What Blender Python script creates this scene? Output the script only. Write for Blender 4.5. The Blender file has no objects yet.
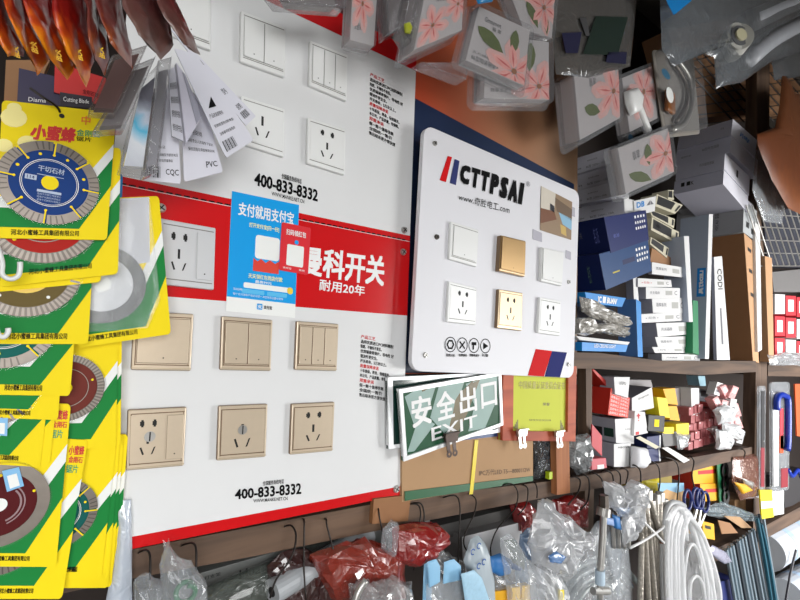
import bpy, bmesh, math, random
from mathutils import Vector, Matrix, noise
random.seed(7)
C = bpy.context.scene.collection
SC = bpy.context.scene

# ------------------------------------------------------------------ camera
F = 476.0            # focal length in pixels of the 800x600 frame
D = 0.7855           # camera to the plane of the display boards (Y = 0)
CZ = 1.45            # eye height
R = Matrix(((0.80011751, -0.08238339, -0.59415902),
            (-0.59871961, -0.04908263, -0.79945339),
            (0.0366988, 0.99539132, -0.08859642)))
EYE = Vector((0, -D, CZ))
cam = bpy.data.cameras.new('camera'); co = bpy.data.objects.new('camera', cam); C.objects.link(co)
cam.sensor_width = 36; cam.lens = F / 800 * 36; cam.clip_start = 0.02
co.matrix_world = Matrix.Translation(EYE) @ R.to_4x4()
SC.camera = co

# ------------------------------------------------------------------ world, daylight, added light, exposure
w = bpy.data.worlds.new('sky'); SC.world = w; w.use_nodes = True
bg = w.node_tree.nodes['Background']; bg.inputs[0].default_value = (0.80, 0.90, 1.0, 1); bg.inputs[1].default_value = 1.0

def area(name, loc, rot, sx, sy, power, color=(1, 1, 1)):
    l = bpy.data.lights.new(name, 'AREA'); l.shape = 'RECTANGLE'; l.size = sx; l.size_y = sy
    l.energy = power; l.color = color
    o = bpy.data.objects.new(name, l); C.objects.link(o); o.location = loc; o.rotation_euler = rot
    return o
area('daylight_outside_shopfront', (0.2, -5.6, 2.5), (math.radians(84), 0, 0), 17, 4.2, 1750, (1.0, 0.99, 0.97))
area('added_light_right', (5.2, -4.4, .55), (math.radians(94), 0, math.radians(28)), 4.0, 0.95, 170, (1.0, 0.99, 0.97))  # added to brighten the goods at the lower right, no source of its own
area('ceiling_fill_light', (0.2, -1.2, 3.1), (0, 0, 0), 1.2, 0.08, 4, (0.95, 0.98, 1.0))  # weak unseen light under the ceiling, with no lamp body
SC.view_settings.view_transform = 'Standard'; SC.view_settings.look = 'None'
SC.view_settings.exposure = 0.0; SC.view_settings.gamma = 1.0; SC.view_settings.use_curve_mapping = False
SC.cycles.use_denoising = True
SC.cycles.max_bounces = 10; SC.cycles.transparent_max_bounces = 24

ORD = ['first', 'second', 'third', 'fourth', 'fifth', 'sixth', 'seventh', 'eighth', 'ninth', 'tenth', 'eleventh', 'twelfth', 'thirteenth']
# ------------------------------------------------------------------ pixel <-> place
def at(px, py, y=0.0):
    r = R @ Vector((px - 400, 300 - py, -F))
    return EYE + r * ((y + D) / r.y)
def topx(p):
    c = R.transposed() @ (p - EYE)
    return 400 + F * c.x / -c.z, 300 - F * c.y / -c.z
def lin(c):
    c = c / 255
    return c / 12.92 if c <= 0.04045 else ((c + 0.055) / 1.055) ** 2.4
def rgb(t): return (lin(t[0]), lin(t[1]), lin(t[2]), 1)

# ------------------------------------------------------------------ materials
_M = {}
def pm(name, c, rough=.55, metal=0, var=.07, scale=25, bump=0, coat=0, spec=.5, c2=None, detail=3):
    """procedural painted / printed / cardboard surface: two close tones mixed by noise"""
    if name in _M: return _M[name]
    m = bpy.data.materials.new(name); m.use_nodes = True; nt = m.node_tree; b = nt.nodes['Principled BSDF']
    tc = nt.nodes.new('ShaderNodeTexCoord'); n = nt.nodes.new('ShaderNodeTexNoise')
    n.inputs['Scale'].default_value = scale; n.inputs['Detail'].default_value = detail
    nt.links.new(tc.outputs['Object'], n.inputs['Vector'])
    mx = nt.nodes.new('ShaderNodeMix'); mx.data_type = 'RGBA'
    a = rgb(c); k = 1 - var
    mx.inputs[6].default_value = a
    mx.inputs[7].default_value = rgb(c2) if c2 else (a[0] * k, a[1] * k, a[2] * k, 1)
    nt.links.new(n.outputs['Fac'], mx.inputs[0]); nt.links.new(mx.outputs[2], b.inputs['Base Color'])
    b.inputs['Roughness'].default_value = rough; b.inputs['Metallic'].default_value = metal
    b.inputs['Coat Weight'].default_value = coat; b.inputs['Coat Roughness'].default_value = .08
    b.inputs['Specular IOR Level'].default_value = spec
    if bump:
        bp = nt.nodes.new('ShaderNodeBump'); bp.inputs['Strength'].default_value = bump; bp.inputs['Distance'].default_value = .004
        nt.links.new(n.outputs['Fac'], bp.inputs['Height']); nt.links.new(bp.outputs[0], b.inputs['Normal'])
    _M[name] = m
    return m
def film(name, c, alpha, rough=.12, bump=.6, scale=40, add=.5):
    """thin see-through plastic film"""
    if name in _M: return _M[name]
    m = bpy.data.materials.new(name); m.use_nodes = True; nt = m.node_tree; b = nt.nodes['Principled BSDF']
    b.inputs['Base Color'].default_value = rgb(c); b.inputs['Roughness'].default_value = rough
    b.inputs['Specular IOR Level'].default_value = 1.0; b.inputs['Coat Weight'].default_value = 1.0; b.inputs['Coat IOR'].default_value = 1.8; b.inputs['Coat Roughness'].default_value = .06
    out = nt.nodes['Material Output']; tr = nt.nodes.new('ShaderNodeBsdfTransparent'); mx = nt.nodes.new('ShaderNodeMixShader')
    lw = nt.nodes.new('ShaderNodeLayerWeight'); lw.inputs[0].default_value = .35
    mr = nt.nodes.new('ShaderNodeMapRange'); mr.inputs[3].default_value = alpha; mr.inputs[4].default_value = min(1, alpha + add)
    nt.links.new(lw.outputs['Facing'], mr.inputs[0]); nt.links.new(mr.outputs[0], mx.inputs[0])
    nt.links.new(tr.outputs[0], mx.inputs[1]); nt.links.new(b.outputs[0], mx.inputs[2]); nt.links.new(mx.outputs[0], out.inputs[0])
    tc = nt.nodes.new('ShaderNodeTexCoord'); n = nt.nodes.new('ShaderNodeTexNoise'); n.inputs['Scale'].default_value = scale
    n.inputs['Detail'].default_value = 2; n.inputs['Distortion'].default_value = 1.5
    nt.links.new(tc.outputs['Object'], n.inputs['Vector'])
    bp = nt.nodes.new('ShaderNodeBump'); bp.inputs['Strength'].default_value = bump; bp.inputs['Distance'].default_value = .01
    nt.links.new(n.outputs['Fac'], bp.inputs['Height']); nt.links.new(bp.outputs[0], b.inputs['Normal'])
    _M[name] = m
    return m
def ramp_mat(name, stops, axis='Z', lo=0, hi=1, rough=.5, nscale=20, namt=.3, coat=0, bump=0):
    """surface whose colours run along one axis of the object, broken up by noise"""
    if name in _M: return _M[name]
    m = bpy.data.materials.new(name); m.use_nodes = True; nt = m.node_tree; b = nt.nodes['Principled BSDF']
    tc = nt.nodes.new('ShaderNodeTexCoord'); sp = nt.nodes.new('ShaderNodeSeparateXYZ'); nt.links.new(tc.outputs['Object'], sp.inputs[0])
    n = nt.nodes.new('ShaderNodeTexNoise'); n.inputs['Scale'].default_value = nscale; n.inputs['Distortion'].default_value = 1.0
    nt.links.new(tc.outputs['Object'], n.inputs['Vector'])
    mr = nt.nodes.new('ShaderNodeMapRange'); mr.inputs[1].default_value = lo; mr.inputs[2].default_value = hi
    nt.links.new(sp.outputs[axis], mr.inputs[0])
    ma = nt.nodes.new('ShaderNodeMath'); ma.operation = 'MULTIPLY_ADD'; ma.inputs[1].default_value = namt; 
    sb = nt.nodes.new('ShaderNodeMath'); sb.operation = 'SUBTRACT'; sb.inputs[1].default_value = .5
    nt.links.new(n.outputs['Fac'], sb.inputs[0]); nt.links.new(sb.outputs[0], ma.inputs[0]); nt.links.new(mr.outputs[0], ma.inputs[2])
    cr = nt.nodes.new('ShaderNodeValToRGB'); e = cr.color_ramp.elements
    while len(e) < len(stops): e.new(.5)
    for i, (p, c) in enumerate(stops): e[i].position = p; e[i].color = rgb(c)
    nt.links.new(ma.outputs[0], cr.inputs[0]); nt.links.new(cr.outputs[0], b.inputs['Base Color'])
    b.inputs['Roughness'].default_value = rough; b.inputs['Coat Weight'].default_value = coat
    _M[name] = m
    return m
def wood(name, c, c2, axis=0, rough=.7, scale=6):
    if name in _M: return _M[name]
    m = bpy.data.materials.new(name); m.use_nodes = True; nt = m.node_tree; b = nt.nodes['Principled BSDF']
    tc = nt.nodes.new('ShaderNodeTexCoord'); mp = nt.nodes.new('ShaderNodeMapping')
    s = [30, 30, 30]; s[axis] = 2.0; mp.inputs['Scale'].default_value = s
    n = nt.nodes.new('ShaderNodeTexNoise'); n.inputs['Scale'].default_value = scale / 6; n.inputs['Detail'].default_value = 6; n.inputs['Distortion'].default_value = .6
    nt.links.new(tc.outputs['Object'], mp.inputs[0]); nt.links.new(mp.outputs[0], n.inputs['Vector'])
    cr = nt.nodes.new('ShaderNodeValToRGB'); cr.color_ramp.elements[0].position = .3; cr.color_ramp.elements[1].position = .7
    cr.color_ramp.elements[0].color = rgb(c2); cr.color_ramp.elements[1].color = rgb(c)
    nt.links.new(n.outputs['Fac'], cr.inputs[0]); nt.links.new(cr.outputs[0], b.inputs['Base Color'])
    b.inputs['Roughness'].default_value = rough
    bp = nt.nodes.new('ShaderNodeBump'); bp.inputs['Strength'].default_value = .3; bp.inputs['Distance'].default_value = .002
    nt.links.new(n.outputs['Fac'], bp.inputs['Height']); nt.links.new(bp.outputs[0], b.inputs['Normal'])
    _M[name] = m
    return m
WHITE = pm('white_acrylic_print', (226, 227, 228), .2, var=.03, coat=.3)
RED = pm('red_acrylic_print', (206, 26, 30), .2, var=.05, coat=.3)
BLACK = pm('black_ink', (14, 14, 16), .6, spec=.1)
REDINK = pm('red_ink', (205, 30, 36), .5)
WINK = pm('white_ink', (240, 240, 240), .5)
DARK = pm('dark_hole', (14, 12, 12), .7)
PWHITE = pm('white_switch_plastic', (232, 233, 232), .28, var=.02)
PGREY = pm('pearl_grey_switch_plastic', (205, 207, 210), .28, var=.03)
GOLD = pm('champagne_gold_brushed', (206, 189, 166), .36, metal=.3, var=.08, scale=90)
GOLDD = pm('champagne_gold_edge', (136, 112, 88), .3, metal=.5, var=.1)
GOLDK = pm('deep_gold_brushed', (170, 138, 92), .3, metal=.55, var=.1)
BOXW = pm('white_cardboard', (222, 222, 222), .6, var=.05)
BOXG = pm('white_cardboard_shaded', (158, 158, 168), .6, var=.08)  # left sides of white boxes, their shade put into the colour
GREYI = pm('grey_ink', (110, 110, 118), .6)
KRAFT = pm('kraft_cardboard', (178, 142, 104), .75, var=.12, scale=12)
KRAFTD = pm('brown_cardboard', (160, 118, 82), .8, var=.15, scale=12)
CARDY = pm('yellow_card', (244, 218, 18), .6, var=.04, spec=.2)
CARDYP = pm('pale_yellow_print', (250, 236, 150), .45, var=.05)
CARDG = pm('green_card', (18, 128, 56), .6, var=.06, spec=.2)
CARDW = pm('card_white', (236, 238, 236), .6, var=.03, spec=.2)
STEEL = pm('steel', (196, 194, 190), .32, metal=.6, var=.3, scale=60)
BSTEEL = pm('blade_rim_steel', (128, 120, 112), .4, metal=.6, var=.3, scale=70)
STEELD = pm('dark_steel', (95, 88, 82), .38, metal=.7, var=.3, scale=70)
WIRE = pm('black_wire', (34, 27, 24), .45, metal=.4)
CLEAR = film('clear_blister_plastic', (150, 152, 156), .05, .06, .08, add=.45)
BAGC = film('clear_polythene', (206, 212, 218), .16, .14, .8, 30)
BAGM = film('milky_polythene', (215, 218, 222), .40, .18, .7, 30)
BAGD = film('dull_clear_polythene', (165, 168, 170), .34, .18, .8, 30)
BLUE = pm('blue_print', (20, 136, 214), .4, var=.05, coat=.3)
NAVY = pm('navy_print', (32, 44, 108), .45, var=.1)
PINK = pm('pink_print', (206, 92, 90), .5, var=.2)
PINKL = pm('pale_pink_print', (218, 186, 182), .5, var=.3, c2=(206, 146, 140), scale=35)
LEAF = pm('leaf_green_print', (84, 98, 26), .5, var=.4, scale=60)
WOODD = wood('weathered_brown_wood', (106, 82, 64), (62, 46, 36))
WOODV = wood('weathered_brown_wood_upright', (112, 88, 70), (74, 56, 44), 2)
WOODO = wood('orange_brown_wood', (180, 118, 74), (140, 84, 50), 2)

# ------------------------------------------------------------------ mesh building
def V(a): return Vector(a)
class MB:
    def __init__(s): s.v = []; s.f = []; s.m = []; s.mats = []
    def mi(s, m):
        if m not in s.mats: s.mats.append(m)
        return s.mats.index(m)
    def add(s, vs, fs, m):
        o = len(s.v); s.v += [Vector(p) for p in vs]; k = s.mi(m)
        for f in fs: s.f.append([i + o for i in f]); s.m.append(k)
        return s
    def poly(s, pts, m): return s.add(pts, [list(range(len(pts)))], m)
    def prism(s, pts, d, m, mside=None, mback=None):
        n = len(pts); d = Vector(d); b = [Vector(p) + d for p in pts]
        s.add(pts, [list(range(n))], m)
        s.add(b, [list(range(n))[::-1]], mback or mside or m)
        s.add(list(pts) + b, [[i, (i + 1) % n, (i + 1) % n + n, i + n] for i in range(n)], mside or m)
        return s
    def box(s, c, d, m, rot=None):
        c = Vector(c); vs = []
        for x in (-.5, .5):
            for y in (-.5, .5):
                for z in (-.5, .5):
                    p = Vector((x * d[0], y * d[1], z * d[2]))
                    vs.append(c + (rot @ p if rot else p))
        return s.add(vs, [[0, 1, 3, 2], [4, 6, 7, 5], [0, 4, 5, 1], [2, 3, 7, 6], [0, 2, 6, 4], [1, 5, 7, 3]], m)
    def cyl(s, a, b, r, m, n=16, r2=None, cap=True):
        a = Vector(a); b = Vector(b); t = (b - a).normalized(); u = t.orthogonal().normalized(); w = t.cross(u)
        r2 = r if r2 is None else r2; vs = []
        for i in range(n):
            k = 2 * math.pi * i / n; e = u * math.cos(k) + w * math.sin(k); vs += [a + e * r, b + e * r2]
        fs = [[2 * i, 2 * i + 1, (2 * i + 3) % (2 * n), (2 * i + 2) % (2 * n)] for i in range(n)]
        if cap: fs += [[2 * i for i in range(n)][::-1], [2 * i + 1 for i in range(n)]]
        return s.add(vs, fs, m)
    def tube(s, pts, r, m, n=7, smooth=3, flat=1.0):
        pts = [Vector(p) for p in pts]
        if smooth > 1 and len(pts) > 2:
            q = []; P = [pts[0] * 2 - pts[1]] + pts + [pts[-1] * 2 - pts[-2]]
            for i in range(1, len(P) - 2):
                for k in range(smooth):
                    t = k / smooth; a, b, c, d = P[i - 1], P[i], P[i + 1], P[i + 2]
                    q.append(.5 * ((2 * b) + (c - a) * t + (2 * a - 5 * b + 4 * c - d) * t * t + (3 * b - a - 3 * c + d) * t ** 3))
            q.append(pts[-1]); pts = q
        rr = r if callable(r) else (lambda t: r)
        vs = []; N = len(pts); u = None
        for i, p in enumerate(pts):
            t = (pts[min(i + 1, N - 1)] - pts[max(i - 1, 0)]).normalized()
            if u is None: u = t.orthogonal().normalized()
            u = (u - t * u.dot(t)).normalized(); w = t.cross(u); q = rr(i / (N - 1))
            for k in range(n):
                a = 2 * math.pi * k / n; vs.append(p + u * math.cos(a) * q + w * math.sin(a) * q * flat)
        fs = [[i * n + k, i * n + (k + 1) % n, (i + 1) * n + (k + 1) % n, (i + 1) * n + k] for i in range(N - 1) for k in range(n)]
        fs += [list(range(n))[::-1], [(N - 1) * n + k for k in range(n)]]
        return s.add(vs, fs, m)
    def ring(s, c, r0, r1, y, m, n=48, a0=0, a1=2 * math.pi):
        vs = []; fs = []
        for i in range(n + 1):
            a = a0 + (a1 - a0) * i / n
            for r in (r0, r1): vs.append((c[0] + r * math.cos(a), y, c[2] + r * math.sin(a)))
        return s.add(vs, [[2 * i, 2 * i + 1, 2 * i + 3, 2 * i + 2] for i in range(n)], m)
    def disc(s, c, r, y, m, n=40, squash=1):
        return s.poly([(c[0] + r * math.cos(2 * math.pi * i / n), y, c[2] + squash * r * math.sin(2 * math.pi * i / n)) for i in range(n)], m)
    def build(s, name, parent=None, smooth=False, bevel=0, **tags):
        me = bpy.data.meshes.new(name); me.from_pydata(s.v, [], s.f); me.update()
        for m in s.mats: me.materials.append(m)
        me.polygons.foreach_set('material_index', s.m)
        if smooth: me.polygons.foreach_set('use_smooth', [True] * len(me.polygons))
        bm = bmesh.new(); bm.from_mesh(me); bmesh.ops.remove_doubles(bm, verts=bm.verts, dist=1e-6)
        bmesh.ops.recalc_face_normals(bm, faces=bm.faces); bm.to_mesh(me); bm.free()
        o = bpy.data.objects.new(name, me); C.objects.link(o)
        if parent: o.parent = parent
        if bevel:
            b = o.modifiers.new('bevel', 'BEVEL'); b.width = bevel; b.segments = 2; b.limit_method = 'ANGLE'; b.angle_limit = .6
        for k, v in tags.items(): o[k] = v
        return o
def thing(name, label, cat, group=None):
    o = bpy.data.objects.new(name, None); C.objects.link(o); o['label'] = label; o['category'] = cat
    if group: o['group'] = group
    return o
class Q:
    """a flat four-cornered frame: px corners TL, TR, BR, BL on plane Y, or world corners"""
    def __init__(s, px=None, y=0, world=None):
        ys = y if isinstance(y, (tuple, list)) else [y] * 4
        s.c = [Vector(p) for p in world] if world else [at(a[0], a[1], k) for a, k in zip(px, ys)]
        n = (s.c[1] - s.c[3]).cross(s.c[2] - s.c[0]); n.normalize()
        if n.y > 0: n = -n
        s.n = n
    def p(s, u, v, w=0):
        a, b, c, d = s.c
        return (a * (1 - u) + b * u) * (1 - v) + (d * (1 - u) + c * u) * v + s.n * w
    def pts(s, L, w=0): return [s.p(u, v, w) for u, v in L]
    def rect(s, u0, v0, u1, v1, w=0): return s.pts([(u0, v0), (u1, v0), (u1, v1), (u0, v1)], w)
    def rnd(s, u0, v0, u1, v1, ru, rv, w=0, n=5):
        L = []
        for cu, cv, a0 in ((u1 - ru, v0 + rv, -90), (u1 - ru, v1 - rv, 0), (u0 + ru, v1 - rv, 90), (u0 + ru, v0 + rv, 180)):
            for i in range(n + 1):
                a = math.radians(a0 + 90 * i / n); L.append((cu + ru * math.cos(a), cv + rv * math.sin(a)))
        return s.pts(L, w)
    def slab(s, mb, m, th, u0=0, v0=0, u1=1, v1=1, r=0, w=0, mside=None):
        pts = s.rnd(u0, v0, u1, v1, r, r, w) if r else s.rect(u0, v0, u1, v1, w)
        mb.prism(pts, -s.n * th, m, mside)
        return mb
def WQ(x0, z1, x1, z0, y=0): return Q(world=[(x0, y, z1), (x1, y, z1), (x1, y, z0), (x0, y, z0)])

_T = {}
def glyphs(st, bold):
    if (st, bold) in _T: return _T[(st, bold)]
    cu = bpy.data.curves.new('t', 'FONT'); cu.body = st; cu.size = 1; cu.offset = bold; cu.resolution_u = 2
    o = bpy.data.objects.new('t', cu); C.objects.link(o)
    dg = bpy.context.evaluated_depsgraph_get(); dg.update()
    me = bpy.data.meshes.new_from_object(o.evaluated_get(dg))
    vs = [v.co.copy() for v in me.vertices]; fs = [list(p.vertices) for p in me.polygons]
    bpy.data.objects.remove(o); bpy.data.curves.remove(cu); bpy.data.meshes.remove(me)
    if not vs: vs = [Vector((0, 0, 0)), Vector((1, 1, 0))]
    x0 = min(v.x for v in vs); x1 = max(v.x for v in vs); y0 = min(v.y for v in vs); y1 = max(v.y for v in vs)
    vs = [((v.x - x0) / max(x1 - x0, 1e-6), (v.y - y0) / max(y1 - y0, 1e-6)) for v in vs]
    _T[(st, bold)] = (vs, fs)
    return vs, fs
def write(mb, st, q, u0, v0, u1, v1, m, bold=0.0, w=.0006, slant=0.0, vert=False):
    cjk = any(ord(ch) > 0x2E80 for ch in st)
    vs, fs = glyphs(st, 0.0 if cjk else min(bold, .012))
    offs = [(0, 0)]
    if bold > (.008 if cjk else .02):
        H = ((q.p(u0, v1) - q.p(u0, v0)).length) * bold * (1.5 if cjk else 1.0)
        offs = [(-H, -H), (H, -H), (H, H), (-H, H), (0, 0)]
    U = (q.c[1] - q.c[0]).normalized(); W_ = (q.c[3] - q.c[0]).normalized()
    for k, (dx, dy) in enumerate(offs):
        o = U * dx + W_ * dy + q.n * (k * .00004)
        if vert: P = [q.p(u1 - y * (u1 - u0), v0 + x * (v1 - v0), w) + o for x, y in vs]
        else: P = [q.p(u0 + (x + slant * (y - .5)) * (u1 - u0), v1 - y * (v1 - v0), w) + o for x, y in vs]
        mb.add(P, fs, m)
    return mb
def lettering(parent, st, q, u0, v0, u1, v1, m, bold=0.0, w=.0006, slant=0.0, vert=False, name='lettering'):
    mb = MB(); write(mb, st, q, u0, v0, u1, v1, m, bold, w, slant, vert)
    return mb.build(name, parent)

def sheet(rows, y, t, m, name, parent=None, seed=0, amp=.004, nu=14, nv=22, back=.35, smooth=False, fr=60, open_=False, **tags):
    """bag or wrapper: rows = (xL, xR, y_px) down the picture; bulges t towards the viewer; crumpled by noise"""
    mb = MB(); vs = []; R_ = []
    for j in range(nv + 1):
        g = j / nv * (len(rows) - 1); i = min(int(g), len(rows) - 2); k = g - i
        a, b = rows[i], rows[i + 1]; R_.append([a[q] * (1 - k) + b[q] * k for q in range(3)])
    def pt(j, u, sgn):
        xl, xr, yy = R_[j]; yl = yr = yy
        p = at(xl, yy, y).lerp(at(xr, yy, y), u)
        e = math.sin(math.pi * u) ** .6; q = noise.noise(p * fr + Vector((seed * 7.3, sgn * 3, 0)))
        q2 = noise.noise(p * fr * 2.3 + Vector((seed * 3.1, sgn * 5, 9)))
        endt = min(1, 4 * j / nv + .15) if not open_ else 1
        d = (t * e * endt if sgn < 0 else -t * back * e * endt)
        d += (abs(q) * 2 - .5 + q2 * .6) * amp * (.3 + e)
        p = p + Vector((noise.noise(p * fr + Vector((9, seed, 0))) * amp * .8, -d, noise.noise(p * fr + Vector((0, 9, seed))) * amp * .8))
        return p
    for sgn in (-1, 1):
        g = [pt(j, u / nu, sgn) for j in range(nv + 1) for u in range(nu + 1)]
        o = len(vs); vs += g
    n1 = (nu + 1) * (nv + 1); fs = []
    for s_ in (0, 1):
        for j in range(nv):
            for i in range(nu):
                a = s_ * n1 + j * (nu + 1) + i; fs.append([a, a + 1, a + nu + 2, a + nu + 1] if s_ == 0 else [a, a + nu + 1, a + nu + 2, a + 1])
    for j in range(nv):
        for i in (0, nu):
            a = j * (nu + 1) + i; fs.append([a, a + nu + 1, a + nu + 1 + n1, a + n1])
    mb.add(vs, fs, m)
    return mb.build(name, parent, smooth=smooth, **tags)
def back_to(p, xt):
    """how far +Y to push point p until it projects at picture x = xt"""
    lo, hi = 0.0, 2.5
    for _ in range(40):
        mid = (lo + hi) / 2
        if topx(Vector((p.x, p.y + mid, p.z)))[0] > xt: lo = mid
        else: hi = mid
    return lo
OPEN_TOP = 2.1   # height of the open shopfront

# ================================================================== SETTING
def struct(name, mb, parent=None):
    o = mb.build(name, parent); o['kind'] = 'structure'; return o
PLASTER = pm('dim_plaster', (150, 142, 132), .85, var=.15, scale=3)
DARKWALL = pm('dark_back_boards', (44, 34, 30), .85, var=.3, scale=5)
FLOORM = pm('concrete_floor', (120, 116, 110), .7, var=.25, scale=4)
struct('floor', MB().box((1.9, -1.3, -.02), (7.2, 4.2, .04), FLOORM))
struct('ceiling', MB().box((1.9, -.85, 3.42), (7.2, 3.3, .04), pm('dark_ceiling', (86, 80, 74), .9, var=.2)))
struct('wall_back', MB().box((1.9, .52, 1.7), (7.0, .04, 3.4), DARKWALL))
struct('wall_left', MB().box((-1.52, -.7, 1.7), (.04, 2.4, 3.4), PLASTER))
struct('wall_right', MB().box((5.42, -.7, 1.7), (.04, 2.4, 3.4), pm('dark_side_boards', (70, 58, 50), .85, var=.2)))
mb = MB(); FY = -1.95                      # unseen shop front; lintel and middle pier shaped to hold back light and reflections
mb.box((1.95, FY, (OPEN_TOP + 3.4) / 2), (6.9, .1, 3.4 - OPEN_TOP), PLASTER); mb.box((1.15, FY, OPEN_TOP / 2), (1.9, .1, OPEN_TOP), pm('dark_side_boards', (70, 58, 50), .85, var=.2)); mb.box((-1.25, FY, OPEN_TOP / 2), (.5, .1, OPEN_TOP), PLASTER)
struct('wall_front', mb)
struct('floor_outside', MB().box((1.9, -6, -.04), (14, 8, .04), pm('street_concrete', (150, 148, 142), .8, var=.1)))

# ------------------------------------------------------------------ shelving
t = thing('wooden_shelving', 'long weathered brown wooden shelving running behind the display boards', 'shelf')
def pxprism(mb, px, y0, depth, m, mside=None):
    return mb.prism([at(a, b, y0) for a, b in px], (0, depth, 0), m, mside)
pxprism(MB(), [(60, 565), (130, 550), (400, 499), (560, 480), (639, 467), (672, 461), (752, 447), (752, 456), (677, 475), (553, 496), (400, 526), (250, 557), (135, 578), (60, 594)], .006, .035, WOODD).build('front_rail', t)
pxprism(MB(), [(560, 481), (639, 468), (672, 462), (752, 448), (752, 453), (672, 468), (639, 474), (560, 488)], .042, .42, WOODD).build('shelf_board', t)
pxprism(MB(), [(560, 352), (600, 353), (663, 361), (756, 361), (756, 372), (700, 375), (600, 369), (560, 368)], .006, .46, WOODD).build('shelf_board', t)
pxprism(MB(), [(757, 50), (770, 50), (767, 370), (765, 600), (752, 600), (756, 365)], .03, .05, WOODV).build('upright', t)
pxprism(MB(), [(586, 368), (592, 368), (592, 482), (587, 483)], .035, .03, WOODV).build('upright', t)
pxprism(MB(), [(585, 484), (594, 482), (592, 600), (584, 600)], .06, .04, WOODV).build('upright', t)
pxprism(MB(), [(768, 365), (830, 365), (830, 377), (768, 376)], .03, .44, WOODD).build('shelf_board', t)
pxprism(MB(), [(705, 553), (752, 533), (800, 507), (830, 488), (830, 500), (800, 520), (752, 546), (705, 566)], .03, .42, WOODD).build('shelf_board', t)
o_ = pxprism(MB(), [(556, 433), (569, 433), (570, 493), (557, 495)], -.014, .018, WOODO).build('upright_batten', t)
o_['label'] = 'short orange-brown wood batten nailed on the rail'
pxprism(MB(), [(403, 440), (411, 440), (409, 498), (400, 498)], -.002, .006, KRAFTD).build('hardboard_strip', t)
pxprism(MB(), [(374, 499), (411, 495), (408, 521), (372, 524)], -.006, .011, pm('plywood_patch', (150, 104, 66), .7, var=.2)).build('plywood_patch', t)

# ------------------------------------------------------------------ poster board behind the displays
t = thing('poster_board', 'orange to tan poster board with a navy lower half behind the white rounded board', 'poster')
z0 = CZ - .055
mb = MB().prism([at(250, -40, .03), at(578, -60, .03), at(577, 374, .03), at(400, 374, .03)], (0, .012, 0),
    ramp_mat('orange_to_tan_ramp', [(0, (166, 34, 20)), (.35, (184, 70, 38)), (.7, (164, 112, 80)), (1, (146, 116, 90))], 'X', -.45, .45, .45, 3, .15))  # colour runs from red-orange at the left to tan at the right
mb.build('panel', t)
pxprism(MB(), [(413, 97), (574, 184), (573, 373), (404, 373)], .028, .0015, pm('navy_poster', (20, 40, 74), .4, var=.15)).build('navy_band', t)
pxprism(MB(), [(292, -5), (300, -20), (415, -20), (415, 50)], .026, .003, pm('maroon_poster', (70, 18, 20), .5, var=.2)).build('maroon_band', t)

# ------------------------------------------------------------------ the two switch boards
X0, X1 = .06, .604
ZT, ZW, ZL, ZH, ZB1, ZB = CZ + .591, CZ + .225, CZ + .212, CZ + .056, CZ - .289, CZ - .306
def wrect(mb, x0, z1, x1, z0, m, y=-.0003, th=.0004):
    return mb.prism([(x0, y, z1), (x1, y, z1), (x1, y, z0), (x0, y, z0)], (0, th, 0), m)
t = thing('switch_display_board', 'upper white display board with red edges, white switches and a phone number', 'display board')
q = WQ(X0, ZT + .045, X1, ZL, 0); q.slab(MB(), WHITE, .004).build('panel', t)
for a, b in ((ZW, ZL + .001), (ZT + .045, ZT)): mb = MB(); wrect(mb, X0, a, X1, b, RED); mb.build('red_border', t)
mb = MB(); g = 0
x = X0 + .01
while x < X1 - .01: wrect(mb, x, ZL + .0035, x + .009, ZL + .0012, BLACK, -.0009); x += .0125
mb.build('dashed_edge', t)
def phone(t, px, m=BLACK):
    q = Q(px, -.0002)
    lettering(t, '全国服务热线电话', q, .40, -.10, .72, .13, m, .01)
    lettering(t, '400-833-8332', q, .0, .20, 1, .74, m, .024)
    lettering(t, 'WWW.MANKE.NET.CN', q, .26, .82, .78, 1.0, m, .012)
phone(t, [(255, 168), (318, 186), (317, 207), (254, 191)])
PARA = ['#产品工艺', '选用优质进口PC材料精制', '阻燃、不褪色不变形。', '优质锡磷青铜片，导电性 好', '载流件更安全。', '开关寿命，5万次以上。', '#质量保障承诺', '十年质保，终身，保修服务。',
        '本公司，产品质量，有保障。', '#郑重承诺', '假一赔十值得信赖', '全国统一售价', '售后联系更方便快捷']
def para(t, px):
    q = Q(px, -.0002); n = len(PARA); wd = [.42, .98, .62, 1, .5, .78, .55, .9, .88, .42, .72, .68, .78]
    mb = MB()
    for i, s in enumerate(PARA):
        red = s[0] == '#'; s = s.lstrip('#'); write(mb, s, q, 0, (i + .12) / n, wd[i], (i + .86) / n, REDINK if red else BLACK, .015, .0004)
    mb.build('small_print', t)
para(t, [(370, 72), (403, 88), (402, 151), (369, 135)])
def screwhead(px, py, y, r, t, m=STEEL):
    p = at(px, py, y); mb = MB().cyl((p.x, y, p.z), (p.x, y - .004, p.z), r, m, 14, r * .8)
    mb.box((p.x, y - .0042, p.z), (r * 1.5, .0006, r * .22), DARK, Matrix.Rotation(.6, 3, 'Y')); mb.box((p.x, y - .0042, p.z), (r * .22, .0006, r * 1.5), DARK, Matrix.Rotation(.6, 3, 'Y'))
    mb.build('screw', t, smooth=False)
screwhead(404, 230, 0, .0075, t)

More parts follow.
